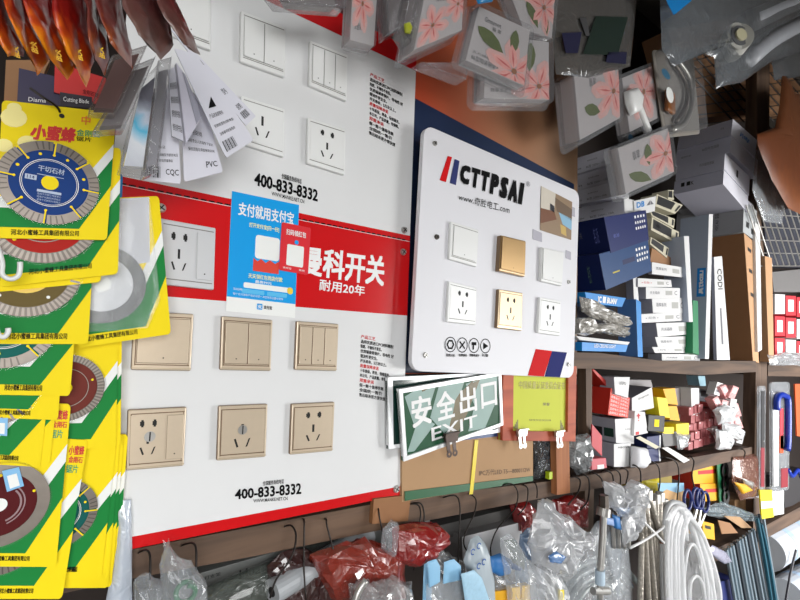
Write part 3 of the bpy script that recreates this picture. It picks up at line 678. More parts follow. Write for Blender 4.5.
# ------------------------------------------------------------------ saw blade packs (left)
BRND = '小蜜蜂'; CO = '河北小蜜蜂工具集团有限公司'
def blade_pack(label, px, y, blade=None, txt=None, title=None, clear=False, sticker=None, mini=False, group='yellow saw blade packs'):
    t = thing('saw_blade_pack', label, 'saw blade pack', group); q = Q(px, y)
    mb = MB(); q.slab(mb, CARDY, .0022, r=.035)
    mb.poly(q.pts([(1, .25), (1, .37), (.64, .79), (0, .79), (0, .70), (.58, .70)], .0002), CARDW)
    mb.poly(q.pts([(1, .36), (1, .58), (.72, .92), (0, .92), (0, .78), (.62, .78)], .0003), CARDG)
    if title:
        for a, b, r_ in ((.10, .12, .09), (.22, .30, .07), (.10, .05, .05), (.03, .33, .06), (-.0, .5, .0)):
            if r_: mb.poly(q.pts([(a + r_ * 1.2 * math.cos(k * .45) , b + r_ * .8 * math.sin(k * .45)) for k in range(14)], .00025 + r_ * .002), CARDYP)
        mb.cyl(q.p(.50, .07, .0006), q.p(.50, .07, .0001), .0028, DARK, 14)
    mb.build('card', t)
    if title:
        lettering(t, BRND, q, .25, .155, .63, .265, pm('card_red_ink', (206, 30, 20), .5), .03, .0005, .06)
        lettering(t, '金刚石', q, .64, .16, .86, .21, pm('card_green_ink', (40, 150, 100), .4), .01); lettering(t, '锯片', q, .64, .215, .78, .25, BLACK, .01)
        lettering(t, '中', q, .68, .05, .76, .12, pm('card_orange_ink', (236, 120, 30), .4), .012)
    if txt: lettering(t, CO, q, txt[0], txt[1], txt[2], txt[3], BLACK, .012); 
    if mini:
        lettering(t, '小蜜蜂', q, .84, .04, .98, .10, pm('card_red_ink', (214, 40, 26), .4), .012); lettering(t, '金刚石', q, .85, .11, .98, .15, pm('card_red_ink', (214, 40, 26), .4), .012); lettering(t, '锯片', q, .84, .165, .95, .215, pm('card_green_ink', (40, 150, 100), .4), .01)
    if blade:
        cx, cy, rp, col, kind = blade; c = at(cx, cy, y - .004); r = (at(cx + rp, cy, y - .004) - at(cx - rp, cy, y - .004)).length / 2; yy = c.y
        core = pm('blade_core_%d_%d_%d' % col, col, .6, metal=0 if kind != 'silver' else .5, var=.12, spec=.15)
        mb = MB(); mb.prism([(c.x + r * .97 * math.cos(a), yy, c.z + r * .97 * math.sin(a)) for a in [i * math.pi / 24 for i in range(48)]], (0, .0018, 0), core)
        if kind != 'silver':
            for i in range(4 if kind != 'gold' else 6):
                a = .35 + i * 2 * math.pi / (8 if kind == 'seg' else 5); p = V((c.x + r * .70 * math.cos(a), yy, c.z + r * .70 * math.sin(a)))
                mb.disc(p, r * .035, yy - .0006, CARDY if kind != 'gold' else CARDW, 10)
        b = mb.build('saw_blade', t)
        mb = MB()
        if kind == 'seg':
            for i in range(8):
                a0 = i * math.pi / 4 - .04; 
                mb.ring(c, r * .78, r, yy - .0012, BSTEEL, 8, a0 + .05, a0 + math.pi / 4 - .02)
                for k in range(3 + i % 2 * 2):
                    a = a0 + .12 + k * .13; mb.ring(c, r * .80, r * .99, yy - .0016, STEELD, 2, a, a + .035)
                ax = a0; d_ = V((math.cos(ax), 0, math.sin(ax))); nn = V((-d_.z, 0, d_.x))
                mb.poly([c + d_ * r * .68 + nn * .0008 + V((0, -.0016, 0)), c + d_ * r + nn * .0008 + V((0, -.0016, 0)), c + d_ * r - nn * .0008 + V((0, -.0016, 0)), c + d_ * r * .68 - nn * .0008 + V((0, -.0016, 0))], CARDY)
                mb.disc(c + d_ * r * .68, r * .03, yy - .0018, CARDY, 10)
        elif kind in ('turbo', 'gold'):
            mb.ring(c, r * .80, r, yy - .0010, STEELD, 48)
            for i in range(60):
                a = i * 2 * math.pi / 60; mb.ring(c, r * .81, r * .995, yy - .0016 + (i % 2) * .0003, BSTEEL, 1, a, a + .055)
        elif kind == 'silver': mb.ring(c, r * .70, r, yy - .0008, pm('diamond_grit', (138, 140, 142), .7, metal=.3, var=.4, scale=300), 48)
        elif kind == 'rim': mb.ring(c, r * .74, r, yy - .0010, BSTEEL, 48)
        mb.build('cutting_rim', b)
        mb = MB()
        if kind == 'seg':
            mb.ring(c, r * .56, r * .575, yy - .0008, CARDW, 40); mb.ring(c, r * .53, r * .54, yy - .0008, CARDW, 40); mb.disc(c, r * .17, yy - .0009, CARDY, 24)
            q2 = Q(world=[c + V((-r * .5, -.001, r * .5)), c + V((r * .5, -.001, r * .5)), c + V((r * .5, -.001, -r * .5)), c + V((-r * .5, -.001, -r * .5))])
            for a in ((.02, .38, .24, .50), (.24, .33, .76, .345), (.27, .70, .74, .76)): mb.poly(q2.rect(*a, .0002), pm('pale_blue_print', (176, 192, 214), .4))
            mb.build('blade_print', b)
            lettering(b, '干切石材', q2, .25, .12, .76, .26, pm('pale_blue_print', (176, 192, 214), .4), .01, .0004); lettering(b, '114', q2, .06, .40, .2, .48, NAVY, .01, .0006)
            for i in range(3): lettering(b, '适用于切割石材混凝土', q2, .28, .78 + i * .07, .74, .83 + i * .07, pm('pale_blue_print', (176, 192, 214), .4), 0, .0004)
        elif kind == 'gold':
            mb.disc(c, r * .5, yy - .0009, pm('gold_label', (226, 186, 40), .4), 30); mb.build('blade_label', b)
            q2 = Q(world=[c + V((-r * .4, -.0012, r * .4)), c + V((r * .4, -.0012, r * .4)), c + V((r * .4, -.0012, -r * .4)), c + V((-r * .4, -.0012, -r * .4))])
            lettering(b, '大理石、混凝土、瓷砖等', q2, .0, .5, 1, .6, BLACK, .01); lettering(b, '通放花', q2, .25, .66, .75, .8, BLACK, .01)
        elif kind == 'rim': mb.disc(c, r * .16, yy - .0009, CARDW, 20); mb.ring(c, r * .40, r * .44, yy - .0009, pm('rose_grey', (150, 120, 124), .5), 26, -1.2, .8); mb.ring(c, r * .48, r * .51, yy - .0009, pm('rose_grey', (150, 120, 124), .5), 26, -1.2, .8); mb.build('blade_print', b)
        elif kind == 'turbo': mb.ring(c, r * .56, r * .58, yy - .0008, pm('dull_print', (150, 140, 130), .5), 40); mb.disc(c, r * .16, yy - .0009, CARDY, 20); mb.build('blade_print', b)
        elif kind == 'silver': mb.disc(c, r * .2, yy - .0006, CARDW, 24); mb.build('arbor_hole', b)
        mb = MB(); mb.ring(c, r * 1.0, r * 1.04, yy - .002, CLEAR, 48); mb.build('blister_rim', t)
    if clear: pxprism(MB(), [(112, 199), (149, 197), (150, 262), (112, 268)], y - .0012, .001, pm('lilac_paper', (206, 208, 216), .5, var=.06)).build('paper_insert', t)
    if clear: puff([(118, 200), (150, 198), (160, 300), (148, 328), (88, 332), (92, 240)], y - .009, .004, film('clear_sleeve', (222, 226, 230), .08, .12, .5, add=.3), 'clear_sleeve', t, 3, .0012)
    if sticker:
        sq = Q(sticker, y - .0075); mb = MB(); sq.slab(mb, pm('ice_blue_sticker', (122, 182, 226), .4), .0006); mb.poly(sq.rect(.2, .28, .78, .9, .0003), CARDW); mb.build('blue_sticker', t)
    return t
TX = (.10, .93, .82, .975)
blade_pack('pack with blue segmented blade, topmost yellow pack on the left', [(2, 100), (116, 113), (107, 240), (-4, 238)], -.085, (50, 183, 51, (26, 62, 128), 'seg'), (.12, .935, .72, .975), True)
blade_pack('yellow pack with bright red turbo blade, directly below the blue blade pack', [(6, 142), (121, 148), (118, 274), (0, 287)], -.077, (42, 214, 61, (176, 34, 26), 'turbo'), (.22, .895, .75, .935))
blade_pack('thin sliver of a yellow pack peeking out below the red blade pack', [(0, 152), (104, 152), (101, 282), (-3, 292)], -.0725)
blade_pack('yellow pack with olive blade and round gold label', [(-22, 208), (96, 212), (88, 344), (-30, 344)], -.067, (26, 270, 59, (108, 92, 52), 'gold'), (.28, .92, .80, .965))
blade_pack('yellow pack in clear sleeve with silver disc, beside the wall socket', [(62, 200), (159, 196), (171, 334), (78, 348)], -.048, (102, 284, 46, (212, 214, 218), 'silver'), (.05, .93, .62, .965), clear=True)
blade_pack('yellow pack with teal segmented blade, left edge of the picture', [(-40, 262), (80, 270), (70, 396), (-50, 394)], -.061, (4, 323, 58, (18, 100, 92), 'seg'), (.42, .92, .74, .965))
blade_pack('yellow pack edge with green corner just below the teal blade pack', [(-52, 300), (66, 302), (58, 420), (-60, 416)], -.0555, None, (.45, .93, .74, .97))
blade_pack('yellow pack with a dark blade and small blue sticker', [(-70, 335), (54, 345), (40, 467), (-84, 460)], -.050, (-10, 385, 55, (52, 52, 62), 'turbo'), (.55, .92, .80, .96), sticker=[(-4, 418), (8, 418), (7, 436), (-5, 435)])
blade_pack('yellow pack edge showing right of the dark blade pack', [(-60, 340), (62, 350), (50, 464), (-70, 460)], -.0475)
blade_pack('yellow pack with brown-red turbo blade, right of the teal blade pack', [(22, 334), (118, 332), (116, 448), (18, 450)], -.032, (66, 388, 40, (112, 48, 40), 'turbo'))
blade_pack('pack edge layered right behind the brown-red blade pack', [(26, 336), (122, 334), (120.5, 446), (22, 450)], -.0275)
blade_pack('yellow pack with dark red blade and blue sticker, lower left', [(-55, 400), (71, 404), (56, 567), (-68, 566)], -.044, (-1, 505, 52, (84, 18, 22), 'rim'), (.42, .935, .76, .965), sticker=[(2, 471), (19, 467), (24, 486), (7, 492)], mini=True)
blade_pack('lowest yellow pack on the left with a strip of green at the bottom', [(-30, 434), (88, 440), (62, 599), (-55, 599)], -.0355, (2, 535, 48, (60, 66, 70), 'seg'), (.42, .935, .72, .965), mini=True)
blade_pack('yellow pack with teal turbo blade, lower middle of the pile', [(5, 450), (116, 446), (101, 580), (-8, 580)], -.0225, (58, 514, 40, (16, 92, 88), 'seg'), (.65, .90, .75, .94))
for i, (a, b, c) in enumerate(((120.5, 108, 588), (124, 111.5, 587), (128, 117, 585))):
    blade_pack(['yellow pack edge layered right behind the teal turbo blade pack', 'second pack edge from the right in the lower left fan', 'outermost right pack edge in the lower left fan'][i], [(15, 440), (a, 434), (b, c), (0, 588)], -.0185 + i * .0045)
# the red and purple cards behind the top pack, the wires they hang on
t = thing('header_card', 'dark purple card with white lettering behind the top yellow pack', 'card'); q = Q([(19, 68), (62, 78), (60, 106), (17, 103)], -.06)
q.slab(MB(), pm('purple_card', (44, 36, 72), .4, coat=.3), .002).build('card', t); lettering(t, 'Diama', q, .25, .80, .66, .93, WINK, .005)
t = thing('header_card', 'bright red card with dark print under the flame packs', 'card'); q = Q([(55, 62), (106, 78), (104, 106), (54, 92)], -.064)
q.slab(MB(), pm('red_card', (204, 34, 32), .4, coat=.3), .002).build('card', t); lettering(t, '金刚石锯片', q, .55, .62, .95, .78, BLACK, .005)
t = thing('header_card', 'narrow black and red card strip above the blue blade pack', 'card'); q = Q([(60, 92), (92, 97), (92, 108), (60, 106)], -.067)
q.slab(MB(), pm('black_card', (34, 26, 40), .4), .002).build('card', t); lettering(t, 'Cutting Blade', q, .1, .3, .9, .75, WINK, .0)
t = thing('cardboard_box', 'brown paper box in shadow behind the purple card', 'box'); pxprism(MB(), [(6, 60), (50, 60), (30, 104), (4, 100)], -.03, .02, KRAFTD).build('box_body', t)
o = wire([(30, 88, -.10), (44, 98, -.10), (52, 103, -.095), (58, 108, -.09), (60, 112, -.085)], -.09, .0014).build('hook_wire'); o['label'] = 'dark wire hook through the hole of the top yellow pack'; o['category'] = 'hook'
for i, (a, lb) in enumerate((([(-4, 243), (2, 262), (2, 274), (10, 279), (18, 276), (20, 268), (20, 262)], 'upper white plastic hook at the left edge'), ([(-6, 318), (-2, 334), (4, 337), (8, 332), (8, 328)], 'lower white plastic hook at the left edge'))):
    o = wire(a, -.10, .0028, pm('white_hook_plastic', (226, 228, 228), .3), 8).build('plastic_hook', smooth=True); o['label'] = lb + ' of the picture'; o['category'] = 'hook'
o = sheet([(116, 131, 500), (118, 132, 530), (112, 132, 570), (104, 132, 612)], -.008, .006, film('frosted_film', (206, 216, 230), .75, .3, .3), 'plastic_sleeve', seed=4, amp=.0012, smooth=True); o['label'] = 'frosted plastic sleeve hanging behind the yellow packs beside the board'; o['category'] = 'plastic sleeve'
t = thing('blue_tag', 'small blue and white hanging tag between yellow pack and red header', 'tag'); q = Q([(112, 174), (123, 174), (122, 200), (112, 200)], -.012)
mb = MB(); q.slab(mb, BLUE, .001, r=.2); mb.disc(q.p(.4, .6, .0004), .004, q.p(.4, .6, .0008).y, CARDW, 14); mb.build('tag_body', t)

# ------------------------------------------------------------------ flame packs, top left
FL = ramp_mat('flame_print', [(0, (224, 134, 22)), (.22, (190, 72, 20)), (.45, (140, 24, 18)), (1, (84, 10, 14))], 'Z', 0, .085, .32, 70, .5, .2)
FLD = ramp_mat('dark_flame_print', [(0, (150, 76, 38)), (.25, (104, 42, 34)), (1, (68, 16, 20))], 'Z', 0, .085, .32, 70, .45, .2)
FLB = ramp_mat('brown_flame_print', [(0, (112, 84, 76)), (.5, (92, 48, 46)), (1, (74, 24, 28))], 'Z', 0, .10, .28, 70, .45, .2)
fl = [([(-14, -20), (2, -12), (12, 22), (24, 50), (22, 55), (8, 57), (-4, 30)], FL, .07, 'leftmost orange flame pack in the top corner'),
      ([(2, -20), (16, -14), (34, 24), (50, 58), (38, 75), (20, 40), (4, 6)], FL, .09, 'orange flame pack, second from the left edge'),
      ([(18, -20), (46, -14), (60, 24), (74, 66), (67, 80), (44, 48), (24, 10)], FL, .10, 'red and orange flame pack, third from the left edge'),
      ([(53, -20), (84, -14), (90, 30), (93, 60), (87, 87), (66, 52), (54, 10)], FL, .10, 'broad red flame pack above the red card'),
      ([(84, -20), (98, -14), (106, 30), (110, 58), (104, 76), (92, 50), (86, 10)], FLD, .10, 'narrow maroon flame pack in the middle of the row'),
      ([(92, -20), (118, -14), (126, 30), (131, 50), (132, 69), (112, 44), (96, 10)], FLD, .12, 'dark flame pack with an orange lower corner'),
      ([(118, -20), (150, -14), (168, 20), (172, 44), (162, 60), (140, 36), (122, 6)], FLB, .13, 'brownish flame pack above the clear blister boxes'),
      ([(150, -20), (168, -14), (180, 14), (194, 40), (200, 56), (184, 44), (164, 18)], FLB, .09, 'rightmost grey-brown pack overlapping the white board')]
for i, (px, m, tt, lb) in enumerate(fl):
    y = -.30 + i * .008
    t = thing('flame_printed_pack', lb, 'pack', 'flame printed packs'); puff(px, [y - .0 - .05 * (k in (0, 6, 5)) for k in range(7)], .0045, m, 'wrapper', t, i, .0028, smooth=True, fr=70)
    if i < 5:
        mb = MB(); c = (px[3][0] * .45 + px[5][0] * .55, px[3][1] * .5 + px[5][1] * .5); qq = Q([(c[0] - 4, c[1] - 8), (c[0] + 3, c[1] - 6), (c[0] + 5, c[1] + 5), (c[0] - 2, c[1] + 3)], y - .0235)
        write(mb, '火焰', qq, 0, 0, 1, 1, pm('flame_yellow_ink', (244, 196, 40), .4), .01, .0004, 0, True); mb.build('lettering', t)
# clear blister boxes
def clearbox(label, px, y, d, m=CLEAR, foil=None):
    t = thing('clear_blister_box', label, 'blister pack'); q = Q(px, y)
    mb = MB().prism(q.rect(0, 0, 1, 1), (0, d, 0), m); mb.build('shell', t, bevel=.002)
    if foil: MB().prism(q.rect(.15, .1, .85, .92, -.003), (0, d * .6, 0), foil).build('foil_insert', t)
    mb = MB(); 
    for a in ((0, 0, .06, 1), (.94, 0, 1, 1), (0, .93, 1, 1)): mb.prism(q.rect(*a, .001), (0, .0012, 0), CLEAR)
    mb.build('flange', t)
    return t
FOIL = ramp_mat('silver_blue_foil', [(0, (200, 204, 214)), (.35, (226, 230, 236)), (.55, (90, 190, 226)), (.7, (200, 210, 226)), (1, (110, 110, 122))], 'Z', 0, .09, .18, 20, .5, .8)
CLB = film('amber_shadowed_blister', (130, 112, 104), .22, .08, .25)
CLG = film('grey_blister', (150, 148, 152), .25, .08, .3)
clearbox('open ended clear blister box tilted over the yellow pack', [(112, 55), (148, 44), (116, 114), (88, 112)], -.17, .02, CLB, pm('dull_plum_card', (120, 84, 84), .5, var=.3))
clearbox('second clear blister box behind the tilted one', [(132, 66), (156, 56), (124, 130), (92, 132)], -.155, .02, CLG, pm('dull_grey_card', (132, 124, 124), .5, var=.3))
clearbox('clear blister box holding a shiny blue and silver foil', [(140, 82), (160, 62), (146, 176), (118, 172)], -.14, .018, CLEAR, FOIL)
clearbox('narrow grey blister box beside the foil box', [(158, 60), (172, 56), (158, 172), (142, 178)], -.125, .018, CLG, pm('silver_card', (170, 170, 178), .3, metal=.4, var=.3))
# white labels fanned out
LAB = pm('white_label_card', (212, 212, 222), .5, var=.04)
def label_card(lb, px, y, lines, barcode=None, dbl=False, vert=False):
    t = thing('instruction_card', lb, 'card', 'white instruction cards'); q = Q(px, y); q.slab(MB(), LAB, .0016, r=.05).build('card', t)
    mb = MB()
    for i, (u0, v0, u1, v1, s_) in enumerate(lines): write(mb, s_, q, u0, v0, u1, v1, BLACK, .008, .0004)
    if barcode:
        u0, v0, u1, v1 = barcode; n = 12
        for k in range(n): mb.poly(q.rect(u0 + (u1 - u0) * k / n, v0, u0 + (u1 - u0) * (k + .3 + .4 * (k % 3 == 0)) / n, v1, .0004), BLACK)
    mb.build('small_print', t); return t, q
label_card('long white instruction card fanned out furthest right', [(168, 26), (178, 34), (256, 116), (246, 126)], -.10, [(0, .1, .0, .1, ' ')] if 0 else [(.2, .30, .7, .36, '注意'), (.2, .62, .6, .68, '型号'), (.3, .80, .7, .86, '说明')], (.25, .88, .8, .95))
label_card('broad white card with barcode below the long card', [(174, 48), (196, 54), (254, 140), (226, 158)], -.11, [(.2, .45, .5, .55, '◢'), (.1, .60, .6, .64, '产品安装说明书'), (.1, .70, .8, .73, '安装前请先切断电源'), (.15, .78, .7, .81, '注意事项使用寿命')], (.1, .86, .5, .96))
label_card('white card with barcode hanging lowest, over the red header', [(147, 90), (176, 84), (181, 184), (142, 180)], -.095, [(.3, .62, .6, .65, '合格证'), (.3, .70, .95, .73, '产品规格型号额定电压'), (.3, .76, .8, .79, '执行标准质量等级'), (.6, .86, .95, .93, 'CQC')], (.05, .84, .48, .96))
label_card('white card with small print, tilted below the fan', [(180, 76), (206, 108), (223, 172), (184, 182)], -.085, [(.15, .46, .6, .52, '使用说明'), (.15, .57, .9, .61, '请在专业人员指导下安装'), (.15, .66, .9, .70, '保修范围见背面条款说明'), (.6, .82, .9, .9, 'PVC')])
t = thing('white_clamshell', 'thin white plastic clamshell standing out among the instruction cards', 'plastic pack'); q = Q([(176, 62), (184, 72), (201, 118), (186, 144)], -.125)
q.slab(MB(), pm('lilac_white_plastic', (196, 194, 208), .35), .010).build('shell', t, bevel=.001); MB().prism(q.rect(.72, .05, 1.04, .98, .001), (0, .004, 0), pm('grey_plastic_lip', (150, 150, 164), .35)).build('lip', t)
q2 = Q([(168, 70), (176, 66), (186, 142), (172, 136)], -.115); q2.slab(MB(), LAB, .004).build('paper_insert', t)
mb = MB(); [write(mb, '使用说明书安装', q2, .1, .2 + i * .2, .8, .3 + i * .2, BLACK, .005, .0005) for i in range(4)]; mb.build('small_print', t)

# ------------------------------------------------------------------ flower packs hanging at the top middle
def flower_pack(lb, px, y, th, fl, lv, shell=True, txt=None, shellm=CLEAR, pad=.07, group='flower printed packs'):
    t = thing('flower_printed_pack', lb, 'pack', group); q = Q(px, y); mb = MB(); mb.prism(q.rect(0, 0, 1, 1), -q.n * th, pm('pack_white', (182, 177, 178), .45, var=.05, coat=.2))
    for a in fl: flower(mb, q, *a)
    for a in lv: leaf(mb, q, *a)
    mb.build('printed_box', t, bevel=.001)
    if txt:
        for s_, a in txt: lettering(t, s_, q, *a, pm('pack_grey_ink', (70, 70, 76), .5), .005)
    if shell:
        mb = MB(); mb.prism(q.rnd(-pad, -pad, 1 + pad, 1 + pad, .10, .10, .003), -q.n * (th * .75), shellm); mb.build('clear_shell', t)
        mb = MB(); mb.prism(q.rnd(-pad * 1.8, -pad, 1 + pad * 1.8, 1 + pad * 1.9, .12, .12, -th * .7), -q.n * .001, shellm); mb.build('shell_flange', t)
    return t
flower_pack('central white flower pack with two olive leaves and a pink lily', [(479, 6), (530, 30), (524, 86), (466, 60)], -.17, .022, [(.78, .84, .42, .3)], [(.05, .35, .55, .62, .22), (.72, .12, .72, .56, .20)],
    txt=[('Gmmmvvt', (.14, .13, .44, .22)), ('翡 翠', (.30, .25, .46, .32)), ('五孔插座', (.06, .78, .36, .83)), ('86型暗装钢架系列', (.06, .86, .6, .95))])
flower_pack('white flower pack partly behind the central one, to its lower right', [(486, 34), (549, 42), (549, 100), (484, 98)], -.14, .03, [(.82, .78, .36, .8)], [(.68, .05, .66, .55, .18)], txt=[('翡翠五孔', (.08, .84, .34, .9))])
flower_pack('tall flower pack with dark bottom tray, left of the central flower pack', [(427, -16), (464, -14), (462, 30), (414, 50)], -.18, .05, [(.3, .7, .3, .2), (.85, .4, .3, .6)], [], txt=[('使用说明', (.3, .1, .55, .3))])
flower_pack('small narrow flower pack hanging over the top edge of the white board', [(353, -16), (378, -16), (374, 46), (350, 40)], -.13, .03, [(.4, .35, .4, .2)], [], pad=.04, txt=[('质量保证', (.15, .68, .5, .8))])
flower_pack('upper flower pack with a dark lily at the top, right of the central pack', [(505, -20), (556, -20), (552, 38), (524, 30)], -.13, .03, [(.72, .5, .4, .4)], [(.75, .6, .8, .98, .2), (.3, .4, .5, .9, .2)])
flower_pack('dim flower pack with pink side hanging above the stacked white boxes', [(574, 74), (618, 66), (620, 118), (580, 140)], -.10, .06, [(.85, .45, .42, .3)], [(.15, .55, .5, .72, .25)], txt=[('翡翠', (.3, .12, .45, .25))], group='flower printed packs')
flower_pack('flower pack with olive leaves lying in front of the stacked white boxes', [(618, 148), (668, 128), (674, 172), (626, 194)], -.10, .03, [(.86, .52, .42, .1)], [(.1, .62, .5, .95, .2), (.52, .15, .5, .62, .16)], txt=[('翡翠', (.22, .2, .36, .38))])
flower_pack('dim flower pack half hidden behind the sink hose blister pack', [(622, 78), (652, 66), (658, 118), (630, 132)], -.06, .04, [(.6, .4, .45, .2)], [])
for i, (px, y, lb) in enumerate((([(385, -10), (412, -16), (400, 30), (388, 36)], -.14, 'grey empty blister hanging left of the tall flower pack'), ([(402, 30), (412, -16), (424, -16), (414, 48)], -.165, 'narrow clear blister with a yellow-green cap'), ([(420, 62), (470, 62), (466, 80), (446, 72)], -.15, 'shallow clear blister tray under the tall flower pack'), ([(268, -14), (345, -14), (345, 8), (280, 2)], -.12, 'dim grey blister cut off by the top edge above the white board'))):
    t = clearbox(lb, px, y, .03, CLG if i != 2 else CLEAR, pm('dull_grey_card', (132, 124, 124), .5, var=.3) if i != 2 else None)
    if i == 1: puff([(404, 24), (409, 22), (412, 28), (410, 34), (405, 33)], y - .006, .004, pm('yellow_green_cap', (170, 176, 40), .4), 'cap', t, 1, .0003)
o = puff([(470, -14), (496, -14), (492, 2), (478, 4)], -.19, .006, pm('blue_plastic', (30, 130, 190), .3, coat=.3), 'plastic_plug', None, 2, .0004); o['label'] = 'blue plastic plug poking in above the central flower pack'; o['category'] = 'plug'

# ------------------------------------------------------------------ bags hanging at the top right
t = thing('printed_plastic_bag', 'dim clear bag with dark green and navy printed panels', 'bag')
puff([(548, -20), (638, -20), (634, 30), (630, 66), (590, 78), (556, 74), (552, 30)], -.10, .012, film('smoky_bag', (100, 98, 96), .62, .14, .8, 14), 'bag_body', t, 5, .003)
mb = MB()
for L, m in (([(596, 16), (628, 17), (618, 55), (583, 54)], pm('dark_green_print', (22, 40, 32), .5)), ([(562, 33), (582, 32), (578, 53), (566, 53)], pm('dark_navy_print', (28, 28, 60), .5)), ([(608, 52), (627, 52), (626, 64), (606, 62)], pm('dark_navy_print', (28, 28, 60), .5)), ([(580, 18), (586, 17), (590, 36), (586, 36)], pm('dim_bar', (70, 70, 72), .5))):
    mb.prism([at(a, b, -.118) for a, b in L], (0, .001, 0), m)
mb.build('printed_panel', t)
t = thing('drain_kit_bag', 'large clear bag with a white round drain fitting, top right corner', 'bag')
puff([(660, -30), (830, -30), (830, 30), (800, 52), (770, 62), (742, 82), (716, 88), (714, 56), (690, 52), (674, 66), (662, 50), (660, 10)], -.16, .03, film('thick_clear_bag', (128, 134, 140), .42, .10, 1.0, 14), 'bag_body', t, 8, .006, sub=4)
c = at(735, 38, -.19); c = V((c.x, -.20, c.z)); mb = MB()
mb.cyl(c, c + V((.06, .05, .0)), .05, pm('ivory_plastic', (206, 206, 200), .35), 28); mb.cyl(c + V((-.002, -.004, 0)), c, .050, pm('ivory_plastic', (206, 206, 200), .35), 28)
mb.cyl(c + V((-.004, -.008, 0)), c, .036, pm('grey_plastic', (110, 112, 116), .4), 24); mb.cyl(c + V((-.006, -.013, 0)), c, .022, pm('cream_plastic', (220, 214, 180), .4), 20); mb.build('drain_fitting', t, smooth=False)
mb = MB(); wire([(745, 60), (770, 40), (800, 24), (820, 14)], -.17, .04, pm('ribbed_white_pipe', (178, 182, 190), .4, var=.2), 10, 4, mb); wire([(748, 22), (780, 8), (820, -10)], -.15, .045, pm('ribbed_white_pipe', (178, 182, 190), .4, var=.2), 10, 4, mb); mb.build('drain_pipe', t, smooth=True)
t = thing('blue_label', 'blue label tag at the top edge above the large clear bag', 'label'); pxprism(MB(), [(664, -6), (696, -6), (690, 2), (674, 15), (668, 4)], -.20, .001, BLUE).build('tag_body', t)
t = thing('fitting_bag', 'smaller clear bag cut off by the right edge, below the drain bag', 'bag'); puff([(772, 62), (800, 44), (830, 40), (830, 70), (790, 78), (774, 80)], -.06, .02, film('thick_clear_bag', (128, 134, 140), .42, .10, 1.0, 14), 'bag_body', t, 3, .004)
t = thing('hose_blister_pack', 'clear blister pack with a coiled hose and an amber fitting', 'blister pack')
q = Q([(652, 50), (693, 52), (700, 134), (664, 138)], -.07); q.slab(MB(), pm('dim_back_card', (150, 144, 136), .5, var=.2), .003, r=.05).build('back_card', t)
mb = MB(); mb.prism(q.rnd(.04, .0, .98, .97, .1, .06, .03), (0, .028, 0), CLEAR); mb.build('clear_shell', t)
mb = MB(); wire([(676, 58), (690, 80), (692, 104), (684, 124), (672, 130)], -.085, .009, STEEL, 8, 4, mb); wire([(672, 60), (686, 84), (686, 104), (676, 122)], -.082, .007, STEELD, 8, 4, mb); mb.build('coiled_hose', t, smooth=True)
p = at(670, 102, -.085); MB().box(p, (.055, .015, .075), pm('amber_plastic', (150, 92, 40), .3, coat=.4)).build('amber_fitting', t, bevel=.006)
mb = MB(); mb.disc(at(670, 95, -.1), .026, -.1, CARDW, 20); mb.build('white_disc', t); mb = MB(); mb.disc(at(666, 74, -.1), .03, -.1, pm('teal_disc', (60, 110, 140), .4), 20, squash=.5); mb.build('teal_disc', t)
t = thing('shower_head', 'white plastic shower head hanging dimly between the flower packs', 'shower head')
mb = MB(); wire([(634, 96), (640, 112), (648, 132)], -.06, .013, PWHITE, 10, 3, mb); mb.build('handle', t, smooth=True)
puff([(624, 92), (634, 88), (640, 98), (638, 112), (630, 116), (625, 104)], -.07, .02, PWHITE, 'head', t, 1, .0005); mb = MB(); mb.disc(at(631, 139, -.06), .016, -.06, pm('dark_teal_knob', (30, 70, 96), .3), 18); mb.build('teal_knob', t)
# wire rack and dark crate near the ceiling
t = thing('wire_crate', 'dark wire crate seen from below under the ceiling', 'crate')
mb = MB()
for i in range(12): a = 700 + i * 10; mb.tube([at(a - 26, 55, .12), at(a + 34, 122, .10)], .004, WIRE, 5, 1)
for i in range(8): mb.tube([at(690, 62 + i * 9, .11), at(806, 30 + i * 12, .11)], .003, WIRE, 5, 1)
mb.build('wire_grid', t); pxprism(MB(), [(668, 30), (806, 4), (806, 112), (690, 118)], .16, .12, pm('dark_brown_card', (168, 124, 88), .8, var=.4, scale=8)).build('contents', t)
t = thing('wire_basket', 'metal lattice basket on the right edge above the small red boxes', 'basket')
mb = MB()
for i in range(13): a = 758 + i * 6; mb.tube([at(a - 12, 205, .0), at(a + 8, 266, .0)], .004, STEEL, 5, 1)
for i in range(5): mb.tube([at(760, 214 + i * 13, .003), at(822, 218 + i * 12, .003)], .003, STEEL, 5, 1)
mb.build('lattice', t); pxprism(MB(), [(763, 212), (822, 205), (822, 268), (768, 266)], .02, .06, pm('dark_blue_contents', (52, 56, 74), .6, var=.5, scale=14)).build('contents', t)
o = puff([(782, 76), (786, 76), (792, 92), (826, 100), (826, 200), (800, 214), (788, 208), (772, 180), (758, 146), (757, 134), (775, 128), (780, 104)], -.12, .02, ramp_mat('amber_wrapper_lit_below', [(0, (140, 78, 36)), (.4, (104, 54, 26)), (1, (98, 56, 30))], 'Z', 0, .45, .4, 12, .5, .2), 'amber_pouch', None, 3, .004); o['label'] = 'brown-orange pointed pouch hanging at the right edge'; o['category'] = 'pouch'  # pouch lighter towards its bottom, light from below put into the colour
o = puff([(756, 150), (766, 152), (786, 200), (782, 224), (764, 222), (752, 190)], -.05, .012, BAGC, 'clear_bag', None, 6, .005, smooth=False); o['label'] = 'crumpled clear bag with faint blue print left of the brown pouch'; o['category'] = 'bag'

